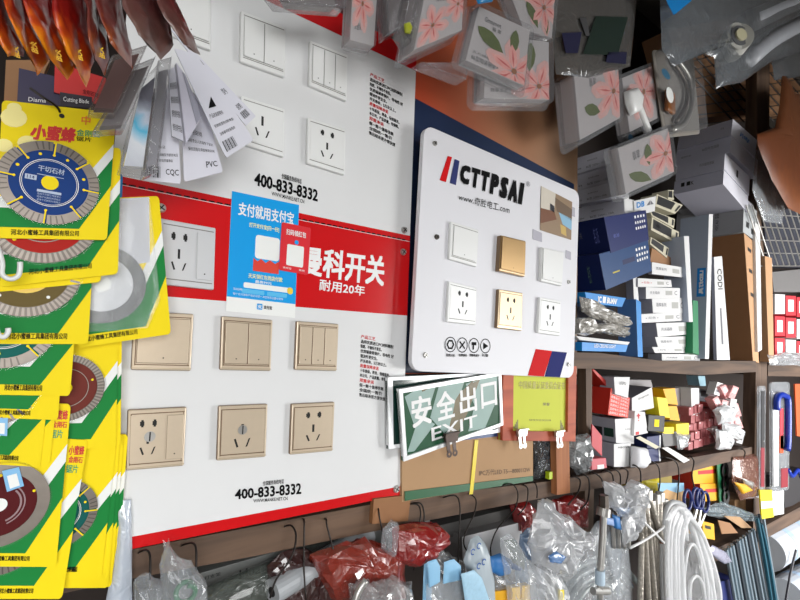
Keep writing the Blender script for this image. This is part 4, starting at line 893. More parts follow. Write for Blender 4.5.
# ================================================================== upper shelf of boxes (right)
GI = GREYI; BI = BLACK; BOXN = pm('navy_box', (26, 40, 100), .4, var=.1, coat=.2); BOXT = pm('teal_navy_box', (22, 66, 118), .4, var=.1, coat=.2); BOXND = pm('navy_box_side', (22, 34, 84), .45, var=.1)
BOXDG = pm('grey_box_dull', (120, 120, 130), .6, var=.08)
S = 'on the upper shelf'
def C_(*a, **k): return carton(*a, **k)
pr = lambda f, u0, v0, u1, v1, s_, m=GI, b=.005: ('t', f, u0, v0, u1, v1, m, s_, b)
whites = [([(614, 146), (624, 150), (623, 167), (614, 163)], .03, 574, 'topmost white box of the left stack on the upper shelf'),
          ([(617, 164), (627, 168), (628, 184), (618, 180)], .03, 574, 'second white box from the top of the left stack'),
          ([(615, 181), (629, 185), (629, 200), (616, 196)], .035, 574, 'third white box from the top of the left stack'),
          ([(624, 198), (634, 200), (636, 216), (625, 214)], .03, 575, 'lowest white box of the left stack, resting on the navy boxes')]
for px, y, xl, lb in whites:
    C_(lb, px, y, xl, BOXW, pm('lilac_white_card', (226, 226, 238), .6, var=.05), group='white boxes of the left stack', name='white_box', marks=[pr('s', .35, .35, .6, .45, '翡翠系列开关'), pr('s', .1, .7, .2, .8, '墙壁'), pr('s', .32, .68, .8, .84, '86型 250V~ 10A')])
C_('white box end with a blue round logo beside the lowest white box', [(634, 201), (656, 196), (655, 211), (635, 216)], .025, 624, BOXW, name='white_box', marks=[('t', 'f', .1, .15, .45, .5, BLUE, 'DB', .03), pr('f', .55, .2, .9, .5, '◢◣')])
C_('blue-black carton with a handle slot and white codes, upper of the two navy boxes', [(604, 217), (646, 210), (649, 240), (611, 253)], .01, 575, BOXN, BOXND, name='navy_box',
   marks=[pr('f', .68, .12, .94, .2, '▪▪▪▪', WINK), pr('f', .68, .3, .94, .38, '▪▪▪▪▪', WINK), pr('f', .68, .48, .94, .56, '▪▪▪▪▪', WINK), pr('f', .12, .52, .26, .62, '名派', pm('dull_blue_ink', (110, 120, 190), .5)), pr('s', .1, .3, .25, .5, '开关'), pr('s', .6, .25, .75, .7, '名派', pm('dull_blue_ink', (110, 120, 190), .5))], group='navy boxes')
C_('teal-navy carton with a gold line, lower of the two navy boxes', [(599, 254), (648, 240), (652, 271), (606, 290)], .012, 574, BOXT, BOXND, name='navy_box',
   marks=[pr('f', .70, .15, .92, .23, '▪▪▪▪', WINK), pr('f', .70, .32, .96, .40, '▪▪▪▪▪', WINK), pr('f', .70, .48, .94, .56, '▪▪▪▪▪', WINK), ('r', 'f', .40, .36, .66, .50, BOXND), ('r', 'f', .18, .60, .32, .64, pm('gold_line', (190, 176, 60), .4)), pr('s', .5, .3, .6, .8, '名派', pm('dull_green_ink', (90, 120, 110), .5))], group='navy boxes')
# black and cream small boxes
CREAM = pm('cream_card', (206, 200, 176), .55, var=.06); BLK = pm('black_card_print', (34, 34, 36), .45)
for i, (px, lb) in enumerate((([(668, 190), (674, 190), (674, 200), (668, 199)], 'smallest cream box end peeking above the black and cream boxes'), ([(657, 194), (683, 205), (675, 214), (655, 206)], 'top black and cream box tilted beside the navy boxes'), ([(649, 209), (675, 219), (674, 228), (652, 216)], 'second black and cream box, under the tilted one'), ([(652, 217), (679, 232), (678, 244), (651, 230)], 'third black and cream box with a grey patch'), ([(651, 237), (669, 248), (667, 258), (650, 244)], 'lowest black and cream box just above the white boxes'))):
    C_(lb, px, .03 + i * .004, px[0][0] - 6, CREAM, CREAM, depth=.06, name='small_box', group='black and cream boxes', marks=[('r', 'f', .05, .1, .72, .8, BLK), ('r', 'f', .88, .15, .96, .8, BLK)] + ([('r', 'f', .14, .3, .3, .62, GREYI)] if i == 3 else []))
C_('brown box corner under the black and cream boxes', [(652, 248), (680, 262), (676, 268), (650, 262)], .05, 646, KRAFTD, depth=.08, name='small_box')
ws = [([(652, 262), (687, 268), (688, 278), (652, 274)], 'flat white box at the top of the middle stack'), ([(638, 278), (671, 280), (672, 287), (638, 287)], 'thin white box with red print, second in the middle stack'),
      ([(646, 287), (680, 288), (680, 298), (646, 299)], 'white box with grey barcode patch in the middle stack'), ([(652, 297), (686, 298), (686, 313), (653, 313)], 'larger white box with a square code patch, middle stack'),
      ([(641, 314), (683, 312), (683, 321), (641, 323)], 'white box with pinkish edge in the middle stack'), ([(656, 323), (694, 322), (695, 334), (658, 337)], 'white box with round icon and fine print, middle stack'),
      ([(655, 337), (694, 336), (695, 347), (658, 347)], 'white box with a folded corner in the middle stack'), ([(652, 347), (690, 347), (690, 353), (655, 353)], 'very thin white box near the bottom of the middle stack'), ([(662, 354), (700, 354), (700, 362), (662, 361)], 'lowest white box of the middle stack, on the shelf board')]
for i, (px, lb) in enumerate(ws):
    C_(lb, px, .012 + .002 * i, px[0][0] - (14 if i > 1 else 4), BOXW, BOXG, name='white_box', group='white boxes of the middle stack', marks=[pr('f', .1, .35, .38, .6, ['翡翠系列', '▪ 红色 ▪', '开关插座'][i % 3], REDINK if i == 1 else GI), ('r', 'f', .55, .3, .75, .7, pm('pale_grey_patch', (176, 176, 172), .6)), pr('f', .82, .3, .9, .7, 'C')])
# blue boxes and crumpled foil bags on the left
C_('bright blue box lid with white lettering, tilted above the foil bags', [(585, 292), (626, 298), (622, 307), (587, 303)], .02, 580, BLUE, depth=.10, name='blue_box', marks=[pr('f', .3, .2, .78, .8, 'IC ■ BUAN', WINK, .03)], group='bright blue boxes')
C_('bright blue box with white lettering resting on the shelf board', [(582, 342), (628, 345), (626, 352), (582, 351)], .008, 576, BLUE, depth=.14, name='blue_box', marks=[pr('f', .25, .1, .72, .55, 'LED CEILING LIGHT', WINK, .01)], group='bright blue boxes')
C_('open blue carton standing upright behind the foil bags, with a bright blue edge', [(636, 299), (641, 302), (643, 357), (638, 357)], .012, 618, BLUE, pm('blue_grey_card', (84, 124, 176), .5, var=.25, scale=6), name='blue_box')
C_('white box with blue corner standing behind the thin white boxes', [(633, 276), (637, 277), (639, 302), (634, 300)], .02, 626, BOXW, BOXDG, name='white_box')
t, _, _ = C_('grey and white flap of the bright blue box', [(576, 336), (630, 342), (628, 345), (580, 340)], .006, 570, BOXW, depth=.10, name='box_flap')
FOILB = film('silver_crinkle_bag', (176, 172, 164), .85, .2, 1.0, 60)
for i, (px, lb) in enumerate((([(579, 296), (590, 300), (606, 310), (628, 318), (632, 324), (622, 326), (600, 320), (582, 312)], 'upper crumpled silver bag between the blue boxes'), ([(590, 326), (608, 322), (628, 328), (626, 337), (606, 334), (592, 332)], 'lower crumpled white and silver bag above the lowest blue box'), ([(574, 318), (590, 318), (596, 330), (584, 336), (574, 334)], 'crumpled grey bag end beside the white rounded board'))):
    o = puff(px, -.005 + i * .004, .02, FOILB, 'crumpled_bag', None, i + 11, .008, smooth=False, fr=70); o['label'] = lb; o['category'] = 'bag'
C_('grey box end with white side behind the silver bags', [(590, 306), (614, 314), (613, 322), (590, 318)], .03, 575, BOXW, BOXG, name='white_box')
# large grey boxes
GB = pm('lilac_grey_carton', (206, 206, 222), .6, var=.07, scale=5); GBE = pm('light_carton_end', (225, 225, 235), .6, var=.06)
C_('topmost grey box with white end below the wire crate', [(733, 119), (757, 140), (755, 158), (731, 135)], .0, 678, GBE, GB, name='grey_box', group='grey boxes', marks=[pr('s', .8, .35, .86, .5, '开关'), ('t', 'f', .3, .35, .7, .6, BLUE, '牌', .01)])
C_('second grey box from the top, long side faint with print', [(731, 136), (758, 160), (757, 178), (730, 152)], .004, 676, GBE, GB, name='grey_box', group='grey boxes', marks=[pr('s', .5, .3, .8, .5, '86型开关插座'), pr('s', .1, .5, .3, .62, '墙壁开关')])
C_('third grey box, standing a little further left than those above', [(725, 153), (750, 177), (749, 196), (724, 169)], .004, 676, GBE, GB, name='grey_box', group='grey boxes', marks=[pr('s', .5, .3, .8, .5, '开关插座面板'), ('r', 'f', .45, .3, .52, .7, BLK)])
C_('fourth grey box with bold dark letters at its far end', [(724, 170), (748, 196), (748, 213), (723, 184)], .006, 674, GBE, GB, name='grey_box', group='grey boxes', marks=[('t', 's', .15, .25, .42, .55, BLK, '■ ■K', .02)])
C_('fifth grey box, lying flat just above the grey carton with vertical print', [(738, 191), (752, 204), (751, 212), (738, 199)], .01, 676, GBE, pm('dull_grey_carton', (168, 168, 170), .65, var=.08, scale=5), name='grey_box', group='grey boxes')
C_('large dull grey carton with small vertical print above the brown box', [(744, 200), (757, 211), (756, 241), (743, 232)], .01, 676, pm('pale_end', (190, 194, 196), .6), pm('dull_grey_carton', (168, 168, 170), .65, var=.08, scale=5), name='grey_box', marks=[('r', 'f', .2, .6, .42, .78, BLK), ('r', 'f', .6, .7, .82, .88, BLK), ('t', 's', .60, .1, .66, .85, BLK, '开关插座 10A 250V', 0, 1)])
C_('tall brown carton standing on the shelf left of the upright post', [(744, 233), (753, 241), (759, 363), (753, 361)], .012, 714, pm('kraft_light', (206, 160, 118), .7, var=.1), pm('kraft_shade', (166, 116, 76), .75, var=.1), name='brown_box', marks=[('r', 'f', .3, .09, .7, .12, BLK), ('r', 'f', .3, .26, .7, .29, BLK), ('r', 'f', .3, .45, .7, .48, BLK)])  # brown cartons: lit front and shaded side are put into the kraft colours
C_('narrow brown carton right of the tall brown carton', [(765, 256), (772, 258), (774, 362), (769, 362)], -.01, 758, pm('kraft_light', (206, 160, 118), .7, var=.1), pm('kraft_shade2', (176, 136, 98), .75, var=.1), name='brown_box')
C_('slim white carton edge between the two brown cartons', [(755, 222), (760, 226), (762, 350), (758, 352)], -.0, 753, BOXW, name='white_box')
C_('white upright box with dark vertical letters before the tall brown carton', [(714, 257), (722, 256), (730, 360), (717, 360)], .0, 712, BOXW, BOXG, name='white_box', marks=[('t', 'f', .3, .12, .8, .32, BLK, 'CODI', .02, 1), ('r', 'f', .4, .5, .55, .85, GI)])
BIGG = pm('blue_grey_carton', (172, 182, 200), .55, var=.08, scale=4)
C_('large flat grey carton standing upright with a blue label on its side', [(709, 214), (713, 214), (709, 359), (705, 359)], .002, 678, BOXW, BIGG, name='grey_carton', marks=[('r', 's', .66, .38, .95, .58, BLUE), ('t', 's', .74, .40, .87, .56, WINK, 'LED灯具', .01, 1)])
C_('second flat grey carton standing left of the one with the blue label', [(684, 236), (689, 236), (693, 322), (689, 322)], -.002, 664, BOXW, BIGG, name='grey_carton')
C_('green box edge at the foot of the large flat grey carton', [(693, 300), (698, 301), (699, 355), (693, 353)], -.002, 690, pm('green_box', (20, 130, 80), .5), depth=.06, name='green_box')

# ================================================================== lower shelf goods
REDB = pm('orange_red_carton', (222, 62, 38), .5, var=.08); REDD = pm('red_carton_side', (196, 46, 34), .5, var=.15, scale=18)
C_('large orange-red carton with white stripes of lettering, left on the lower shelf', [(611, 388), (630, 398), (628, 418), (608, 415)], .03, 572, REDB, REDD, name='red_carton', marks=[('t', 'f', .05, .1 + i * .15, .95, .19 + i * .15, WINK, '品质电工 品质电工', .005) for i in range(6)])
t, _, _ = C_('open red flap leaning out of the orange-red carton', [(592, 370), (594, 369), (612, 386), (610, 390)], .05, 590, REDD, depth=.05, name='red_flap')
C_('upright white box with dark lettering on top of the red carton', [(614, 377), (630, 377), (628, 398), (615, 394)], .022, 610, BOXW, BOXG, depth=.05, name='white_box', marks=[pr('f', .3, .25, .75, .4, 'LEEPU', BLK)])
C_('white fronted carton tilted beside the red carton, grey behind', [(632, 398), (652, 387), (654, 408), (632, 413)], .03, 620, BOXW, BOXDG, depth=.12, name='white_carton', marks=[pr('f', .3, .2, .8, .35, 'Ecoprow', BLK)])
C_('grey carton lying across the back above the red carton', [(594, 379), (651, 380), (655, 396), (594, 398)], .12, 590, pm('dim_grey_card', (150, 146, 148), .6, var=.08), name='grey_carton', depth=.1)
C_('white carton with two dark pictures on its side under the red carton', [(615, 419), (634, 418), (634, 444), (616, 443)], .03, 592, BOXW, BOXG, name='white_carton', marks=[('r', 's', .05, .42, .45, .78, BLK), ('r', 's', .52, .42, .92, .78, pm('dark_green_patch', (30, 60, 50), .5)), pr('f', .5, .4, .8, .45, 'LED')])
C_('lowest white carton on the lower shelf, below the one with pictures', [(614, 444), (631, 443), (630, 467), (614, 467)], .025, 592, BOXW, BOXG, name='white_carton', marks=[pr('f', .2, .12, .9, .2, 'ABOVE', BLK)])
o = puff([(632, 446), (645, 448), (647, 462), (640, 468), (631, 467)], .01, .02, pm('white_bundle', (224, 224, 228), .5), 'white_bundle', None, 3, .004); o['label'] = 'rounded white wrapped bundle between white carton and blue boxes'; o['category'] = 'bundle'
C_('white and red box with a red flower print beside the black box', [(635, 411), (645, 412), (648, 433), (634, 436)], .02, 632, BOXW, name='small_box', depth=.04, marks=[('t', 'f', .15, .1, .5, .4, REDINK, '✿', .03), ('r', 'f', .1, .85, .35, .98, REDINK)])
C_('black box with a yellow emblem', [(649, 415), (665, 416), (664, 432), (648, 431)], .016, 644, pm('black_box', (38, 36, 32), .4), name='small_box', depth=.05, marks=[('r', 'f', .35, .25, .65, .7, CARDY)])
YB_ = pm('golden_yellow_box', (240, 178, 24), .45, var=.08); YL_ = pm('lemon_yellow_box', (246, 224, 40), .45, var=.06)
for px, m, lb in (([(663, 389), (675, 388), (678, 405), (668, 404)], YB_, 'upper golden yellow box'), ([(657, 397), (667, 398), (670, 418), (660, 417)], YL_, 'tall lemon yellow box left of the golden ones'), ([(668, 406), (677, 406), (680, 421), (670, 420)], YB_, 'lower golden yellow box'), ([(676, 424), (689, 423), (689, 436), (677, 436)], YL_, 'lemon yellow box beside the pile of red boxes'), ([(663, 427), (674, 427), (674, 434), (663, 434)], YL_, 'small lemon yellow box under the black emblem box')):
    C_(lb + ' on the lower shelf', px, .02, px[0][0] - 3, m, name='yellow_box', depth=.05, group='yellow boxes')
for px, lb in (([(647, 437), (661, 435), (661, 448), (647, 448)], 'upper dark blue box beside the white bundle'), ([(646, 449), (660, 448), (661, 461), (646, 462)], 'lower dark blue box beside the white bundle')):
    C_(lb, px, .018, 640, BOXN, BOXND, name='blue_box', depth=.05, marks=[('r', 'f', .88, 0, .96, 1, CARDW)])
for px, m, lb in (([(636, 438), (640, 436), (660, 447), (656, 449)], CREAM, 'cream box flap sticking out over the blue boxes'), ([(662, 448), (668, 447), (690, 460), (684, 463)], BOXW, 'long white flap jutting down over the rail')):
    t = thing('box_flap', lb, 'box flap'); pxprism(MB(), px, -.006, .002, m).build('flap', t)
C_('grey box tilted in the middle of the lower shelf', [(662, 433), (682, 431), (688, 444), (664, 447)], .02, 658, pm('mid_grey_card', (120, 118, 118), .6, var=.1), name='grey_box', depth=.05)
o = puff([(676, 434), (687, 434), (688, 446), (678, 450)], .01, .01, BAGM, 'crumpled_bag', None, 9, .006, smooth=False); o['label'] = 'small crumpled white bag between grey box and red pile'; o['category'] = 'bag'
C_('plain grey-brown carton behind the yellow boxes', [(675, 388), (690, 388), (691, 418), (678, 420)], .10, 668, pm('putty_card', (150, 142, 140), .65), name='grey_box', depth=.08)
C_('bright white upright box behind the pile of small red boxes', [(691, 388), (699, 388), (700, 418), (692, 418)], .06, 688, BOXW, name='white_box', depth=.06)
C_('silver box with a dark window in the back of the lower shelf', [(699, 389), (716, 391), (716, 402), (699, 401)], .10, 697, pm('silver_box', (140, 144, 152), .5), name='silver_box', depth=.06, marks=[('r', 'f', .1, .1, .5, .6, BLK)])
C_('small pale blue box on top in the dark back of the lower shelf', [(698, 376), (705, 376), (706, 386), (700, 386)], .14, 696, pm('ice_blue_box', (150, 190, 206), .5), name='small_box', depth=.05)
C_('red tray under the silver box', [(698, 402), (716, 403), (716, 407), (699, 406)], .08, 697, REDD, name='red_tray', depth=.06)
random.seed(21)
RP = pm('dull_red_small_box', (158, 66, 70), .55, var=.25, scale=120, c2=(190, 120, 122))
k = 0
for r_ in range(5):
    for c_ in range(7):
        x = 689 + c_ * 5.0 + (r_ % 2) * 1.5 + random.uniform(-.6, .6); yb = 450 - (x - 689) * .30 - r_ * 8.6; 
        if r_ == 4 and c_ > 2: continue
        px = [(x, yb - 8), (x + 4.5, yb - 8.6), (x + 4.4, yb - .8), (x, yb)]
        C_('small dull red box in the red pile, ' + ['bottom row', 'second row up', 'third row up', 'fourth row up', 'top row'][r_] + ', ' + ORD[c_] + ' from the left', px, .03 + random.uniform(0, .02) + r_ * .004, x - 2, RP, name='small_red_box', depth=.05, group='small dull red boxes in a pile', bevel=.0004, marks=[('r', 'f', .1, .1, .35, .22, CARDW)] if k % 2 == 0 else ()); k += 1
PRW = pm('red_white_pack', (206, 60, 60), .45, var=.2, scale=160, c2=(240, 214, 214))
random.seed(5)
for i in range(16):
    x = 718 + (i % 4) * 7 + random.uniform(-2, 2); yy = 388 + (i // 4) * 15 + random.uniform(-2, 2) + (i % 4) * 2
    if i // 4 == 0 and i % 4 == 3: continue
    a = random.uniform(-.5, .5); h = 6.5; wd = 3; ca, sa = math.cos(a), math.sin(a)
    px = [(x + ca * u - sa * v, yy + sa * u + ca * v) for u, v in ((-wd, -h), (wd, -h), (wd, h), (-wd, h))]
    C_('small ' + ('red and white' if i % 3 else 'white') + ' packet askew near the post, ' + ['top', 'second', 'third', 'bottom'][i // 4] + ' row, ' + ORD[i % 4] + ' from the left', px, .01 + random.uniform(0, .03), x, PRW if i % 3 else BOXW, name='small_packet', depth=.03, group='red and white packets near the post', bevel=.0004, marks=[('r', 'f', .2, .15, .8, .55, CARDW)] if i % 3 else [('r', 'f', .2, .6, .8, .75, GI)])
for i, (px, lb) in enumerate((([(714, 410), (724, 404), (734, 410), (730, 422), (718, 424)], 'upper crumpled white bag beside the red pile'), ([(722, 424), (736, 424), (742, 432), (738, 440), (722, 436)], 'grey crumpled bag in the middle of the red packets'), ([(716, 430), (726, 430), (731, 440), (728, 449), (716, 449)], 'lower crumpled white bag beside the red pile'))):
    o = puff(px, .0, .02, pm('bright_film_bag', (220, 222, 224), .35, var=.2), 'crumpled_bag', None, i + 31, .008, smooth=False, fr=60); o['label'] = lb; o['category'] = 'bag'
o = puff([(569, 438), (587, 434), (590, 454), (590, 470), (578, 474), (570, 466)], .02, .02, film('grey_foil_bag', (150, 154, 156), .8, .15, 1, 60), 'crumpled_bag', None, 17, .012, smooth=False, fr=70); o['label'] = 'shiny crumpled clear bag between the batten and the thin upright'; o['category'] = 'bag'
o = puff([(534, 438), (555, 438), (556, 476), (534, 478)], .03, .02, film('dark_clear_bag', (90, 94, 98), .8, .15, 1, 40), 'crumpled_bag', None, 19, .010, smooth=False, fr=60); o['label'] = 'dark clear bag with a yellow-green spot right of the carton'; o['category'] = 'bag'
MB().box(at(549, 475, .0), (.014, .012, .018), pm('lime_plastic', (180, 200, 30), .4)).build('lime_part', o)
t = thing('red_card', 'red triangular card leaning behind the thin upright', 'card'); pxprism(MB(), [(592, 424), (602, 436), (602, 456), (592, 446)], .02, .003, pm('crimson_card', (190, 40, 54), .45)).build('card', t)
C_('small pink-red box lying on the rail by the thin upright', [(592, 459), (606, 458), (607, 468), (592, 470)], -.0, 589, pm('pink_red_box', (200, 90, 100), .5), name='small_box', depth=.04, marks=[('r', 'f', .35, .6, .8, 1, CARDW)])

# ------------------------------------------------------------------ bay right of the upright
random.seed(9)
k = 0
for r_ in range(3):
    for c_ in range(3):
        x = 775 + c_ * 11; y0_ = 294 + r_ * 22 + c_ * 1.5; m = (BOXW if (r_ + c_) % 3 == 0 else pm('bright_red_box', (214, 48, 62), .5))
        C_(['white', 'red', 'red'][(r_ + c_) % 3] + ' small box, ' + ['top', 'middle', 'bottom'][r_] + ' row, ' + ['first', 'second', 'third'][c_] + ' right of the brown cartons', [(x, y0_), (x + 10, y0_ + .5), (x + 10, y0_ + 20), (x, y0_ + 20)], .03 + .003 * k, x - 2, m, name='small_box', depth=.10, group='red and white boxes right of the brown cartons', marks=[('r', 'f', .2, .2, .75, .8, CARDW)]); k += 1
C_('grey carton lying above the red and white boxes', [(772, 272), (812, 268), (812, 292), (774, 292)], .06, 768, pm('mid_grey_card', (120, 118, 118), .6, var=.1), name='grey_carton', depth=.2)
o = puff([(768, 356), (786, 352), (806, 354), (806, 366), (770, 366)], -.01, .02, BAGM, 'crumpled_bag', None, 24, .010, smooth=False); o['label'] = 'crumpled milky bag on the shelf board right of the upright'; o['category'] = 'bag'
def strippack(lb, px, y, m, bars):
    t = thing('tool_pack', lb, 'tool pack'); q = Q(px, y); MB().prism(q.rnd(0, 0, 1, 1, .15, .03), (0, .008, 0), m).build('clear_sleeve', t)
    for nm, a, mm in bars:
        mb = MB(); mb.prism(q.rect(*a, .002), (0, .004, 0), mm); mb.build(nm, t)
    return t, q
strippack('slender clear pack with black and red blade hanging at the post', [(759, 386), (766, 386), (765, 490), (759, 490)], -.02, BAGC, [('blade', (.3, .05, .75, .6), BLK), ('blade_grip', (.25, .6, .8, .97), pm('wine_red', (150, 40, 54), .4))])
t, q = strippack('clear pack holding a hacksaw with a blue curved handle', [(771, 382), (790, 382), (789, 490), (772, 492)], -.03, BAGC, [('back_card', (.08, .1, .35, .95), BOXW), ('red_strip', (.45, .25, .62, .62), pm('bright_red_box', (214, 48, 62), .5)), ('orange_grip', (.42, .5, .62, .66), pm('orange_grip', (226, 90, 40), .4)), ('red_block', (.5, .8, .9, .97), pm('wine_red', (150, 40, 54), .4))])
wire([(777, 410), (777, 400), (780, 395), (785, 396), (788, 402), (788, 440), (787, 450)], -.045, .014, pm('cobalt_plastic', (26, 58, 170), .3), 8).build('curved_handle', t, smooth=True)
t = thing('orange_card', 'orange card hanging at the right edge beside the hacksaw pack', 'card'); pxprism(MB(), [(795, 384), (810, 384), (810, 438), (797, 436)], -.02, .006, pm('orange_card', (224, 92, 34), .45)).build('card', t)
t = thing('yellow_pack', 'yellow and white pack hanging under the slender blade pack', 'pack'); q = Q([(760, 490), (772, 490), (774, 517), (762, 519)], -.03); mb = q.slab(MB(), YL_, .006); mb.poly(q.rect(0, .4, 1, .65, .0004), CARDW); mb.build('pack_body', t)
C_('white box standing under the hacksaw pack', [(770, 492), (784, 490), (784, 514), (772, 516)], .0, 768, BOXW, name='white_box', depth=.06)
C_('dark tool case in the lower right bay', [(784, 478), (812, 470), (812, 500), (785, 508)], .06, 780, pm('dark_case', (40, 38, 42), .5), name='dark_case', depth=.1)
o = wire([(788, 470), (792, 476), (798, 470), (802, 478)], -.03, .010, pm('cobalt_plastic', (26, 58, 170), .3), 6).build('blue_clamp', smooth=True); o['label'] = 'small blue clamp at the right edge above the lower shelf'; o['category'] = 'clamp'

# ------------------------------------------------------------------ goods of the lowest shelf
C_('yellow and red box with slanted print, upper one behind the scissors', [(692, 466), (718, 463), (719, 483), (693, 484)], .05, 680, YB_, REDD, name='yellow_box', depth=.08, marks=[('r', 'f', .2, .3, .85, .5, REDINK)])
C_('yellow and red box with slanted print, lower one behind the scissors', [(700, 484), (722, 483), (724, 500), (702, 502)], .045, 692, YB_, REDD, name='yellow_box', depth=.08, marks=[('r', 'f', .2, .3, .85, .5, REDINK)])
t = thing('gasket_card', 'green card with black rubber rings right of the yellow boxes', 'card'); q = Q([(717, 463), (727, 461), (728, 504), (720, 505)], .035); mb = q.slab(MB(), pm('card_green2', (20, 110, 70), .5), .004); mb.build('card', t)
for i in range(3):
    mb = MB(); c = q.p(.6, .2 + .3 * i, .008); mb.ring(c, .015, .034, c.y, BLK, 20); mb.ring(c, .015, .034, c.y + .004, BLK, 20); mb.build('rubber_ring', t)
t = thing('brown_pouch', 'reddish-brown clear pouch of yellow and metal parts hanging from the shelf', 'pouch'); puff([(733, 458), (755, 454), (758, 478), (757, 498), (740, 500), (732, 482)], .0, .02, film('brown_bag', (140, 92, 76), .8, .2, .6), 'bag_body', t, 7, .006)
puff([(734, 482), (744, 484), (752, 490), (742, 494)], -.035, .01, YB_, 'yellow_part', t, 2, .001); puff([(742, 478), (753, 482), (752, 488), (744, 484)], -.035, .01, STEEL, 'metal_part', t, 3, .002)
C_('wide brown carton under the reddish-brown pouch', [(735, 500), (757, 498), (757, 514), (735, 516)], .06, 725, pm('kraft_shade2', (176, 136, 98), .75, var=.1), name='brown_box', depth=.12)
o = puff([(702, 508), (722, 502), (740, 508), (759, 515), (758, 522), (738, 520), (708, 516)], .01, .015, film('blue_grey_film', (130, 146, 154), .75, .15, 1, 40), 'long_plastic_sleeve', None, 12, .006, smooth=False); o['label'] = 'blue-grey plastic sleeves lying on the lowest shelf'; o['category'] = 'plastic sleeve'
for px, m, lb in (([(724, 516), (740, 517), (752, 528), (742, 528)], KRAFT, 'open brown carton flap on the lowest shelf'), ([(718, 520), (730, 523), (738, 533), (722, 534)], KRAFTD, 'inner brown carton flap next to the yellow box')):
    t = thing('box_flap', lb, 'box flap'); pxprism(MB(), px, -.01, .003, m).build('flap', t)
C_('golden yellow box at the end of the lowest shelf', [(702, 521), (714, 524), (715, 540), (704, 538)], .0, 698, YB_, name='yellow_box', depth=.06, marks=[('r', 'f', .2, .2, .7, .4, BLK)])
t = thing('picture_card', 'glossy card with blue sky and orange picture beside the scissors', 'card'); q = Q([(658, 483), (684, 483), (684, 502), (660, 505)], -.03); mb = q.slab(MB(), pm('sky_picture', (150, 196, 226), .35), .002); mb.poly(q.pts([(0, .5), (.3, .3), (.7, .5), (1, .4), (1, 1), (0, 1)], .0004), pm('orange_picture', (226, 180, 120), .4, var=.3)); mb.build('card', t)
o = puff([(640, 478), (656, 476), (656, 494), (642, 496)], .06, .02, YL_, 'yellow_pouch', None, 4, .004); o['label'] = 'dim yellow pouch behind the hose ends under the rail'; o['category'] = 'pouch'
C_('olive-yellow box behind the hooks under the rail', [(630, 480), (672, 474), (672, 492), (632, 498)], .10, 626, pm('olive_yellow', (150, 130, 30), .5, var=.3), name='yellow_box', depth=.06)

# ================================================================== hanging goods below the rail
GREYC = pm('long_grey_carton', (118, 120, 118), .6, var=.1, scale=4)
t = thing('lamp_carton', 'long whitish lamp carton lying behind the hanging bags, lower left', 'carton'); q = Q([(176, 580), (430, 508), (430, 530), (176, 610)], .05); MB().prism(q.rect(0, 0, 1, 1), (0, .07, 0), GREYC).build('carton_body', t, bevel=.001)
lettering(t, 'Hua', q, .19, .30, .26, .62, BLACK, .02); lettering(t, 'LED日光灯支架', q, .02, .15, .13, .28, BLACK, .0)
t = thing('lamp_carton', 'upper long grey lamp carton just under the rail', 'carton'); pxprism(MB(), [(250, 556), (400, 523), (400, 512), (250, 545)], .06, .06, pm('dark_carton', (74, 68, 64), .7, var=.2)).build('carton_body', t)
t = thing('lamp_tube', 'white lamp tube with a dark end hole, pointing up right', 'lamp tube')
a, b = at(272, 592, -.02), at(368, 534, .03); MB().cyl(a, b, .020, pm('white_tube', (164, 168, 172), .4), 20).build('tube_body', t, smooth=False)
dd = (a - b).normalized(); MB().cyl(a, a + dd * .001, .008, DARK, 14).build('end_hole', t)
t = thing('film_rolls', 'translucent green-grey film tube lying under the long carton', 'film roll'); MB().cyl(at(196, 612, .0), at(330, 552, .04), .028, film('green_grey_film', (110, 118, 112), .4, .2, .8), 18).build('roll_body', t, smooth=True)
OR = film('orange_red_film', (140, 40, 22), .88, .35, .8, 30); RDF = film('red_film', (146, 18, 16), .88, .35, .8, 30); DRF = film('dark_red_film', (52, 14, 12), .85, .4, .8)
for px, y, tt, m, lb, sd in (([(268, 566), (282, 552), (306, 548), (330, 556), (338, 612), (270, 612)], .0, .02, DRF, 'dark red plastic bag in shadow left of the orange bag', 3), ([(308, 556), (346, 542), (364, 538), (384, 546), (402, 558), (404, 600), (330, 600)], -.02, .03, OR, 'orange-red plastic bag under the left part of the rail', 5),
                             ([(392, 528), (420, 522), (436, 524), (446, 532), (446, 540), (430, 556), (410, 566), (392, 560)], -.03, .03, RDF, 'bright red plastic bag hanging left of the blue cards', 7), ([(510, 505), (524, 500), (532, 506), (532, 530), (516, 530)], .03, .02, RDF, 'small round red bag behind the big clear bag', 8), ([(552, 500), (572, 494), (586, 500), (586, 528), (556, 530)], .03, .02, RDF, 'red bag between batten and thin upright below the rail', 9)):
    o = puff(px, y, tt, m, 'plastic_bag', None, sd, .008, smooth=False, fr=35); o['label'] = lb; o['category'] = 'bag'
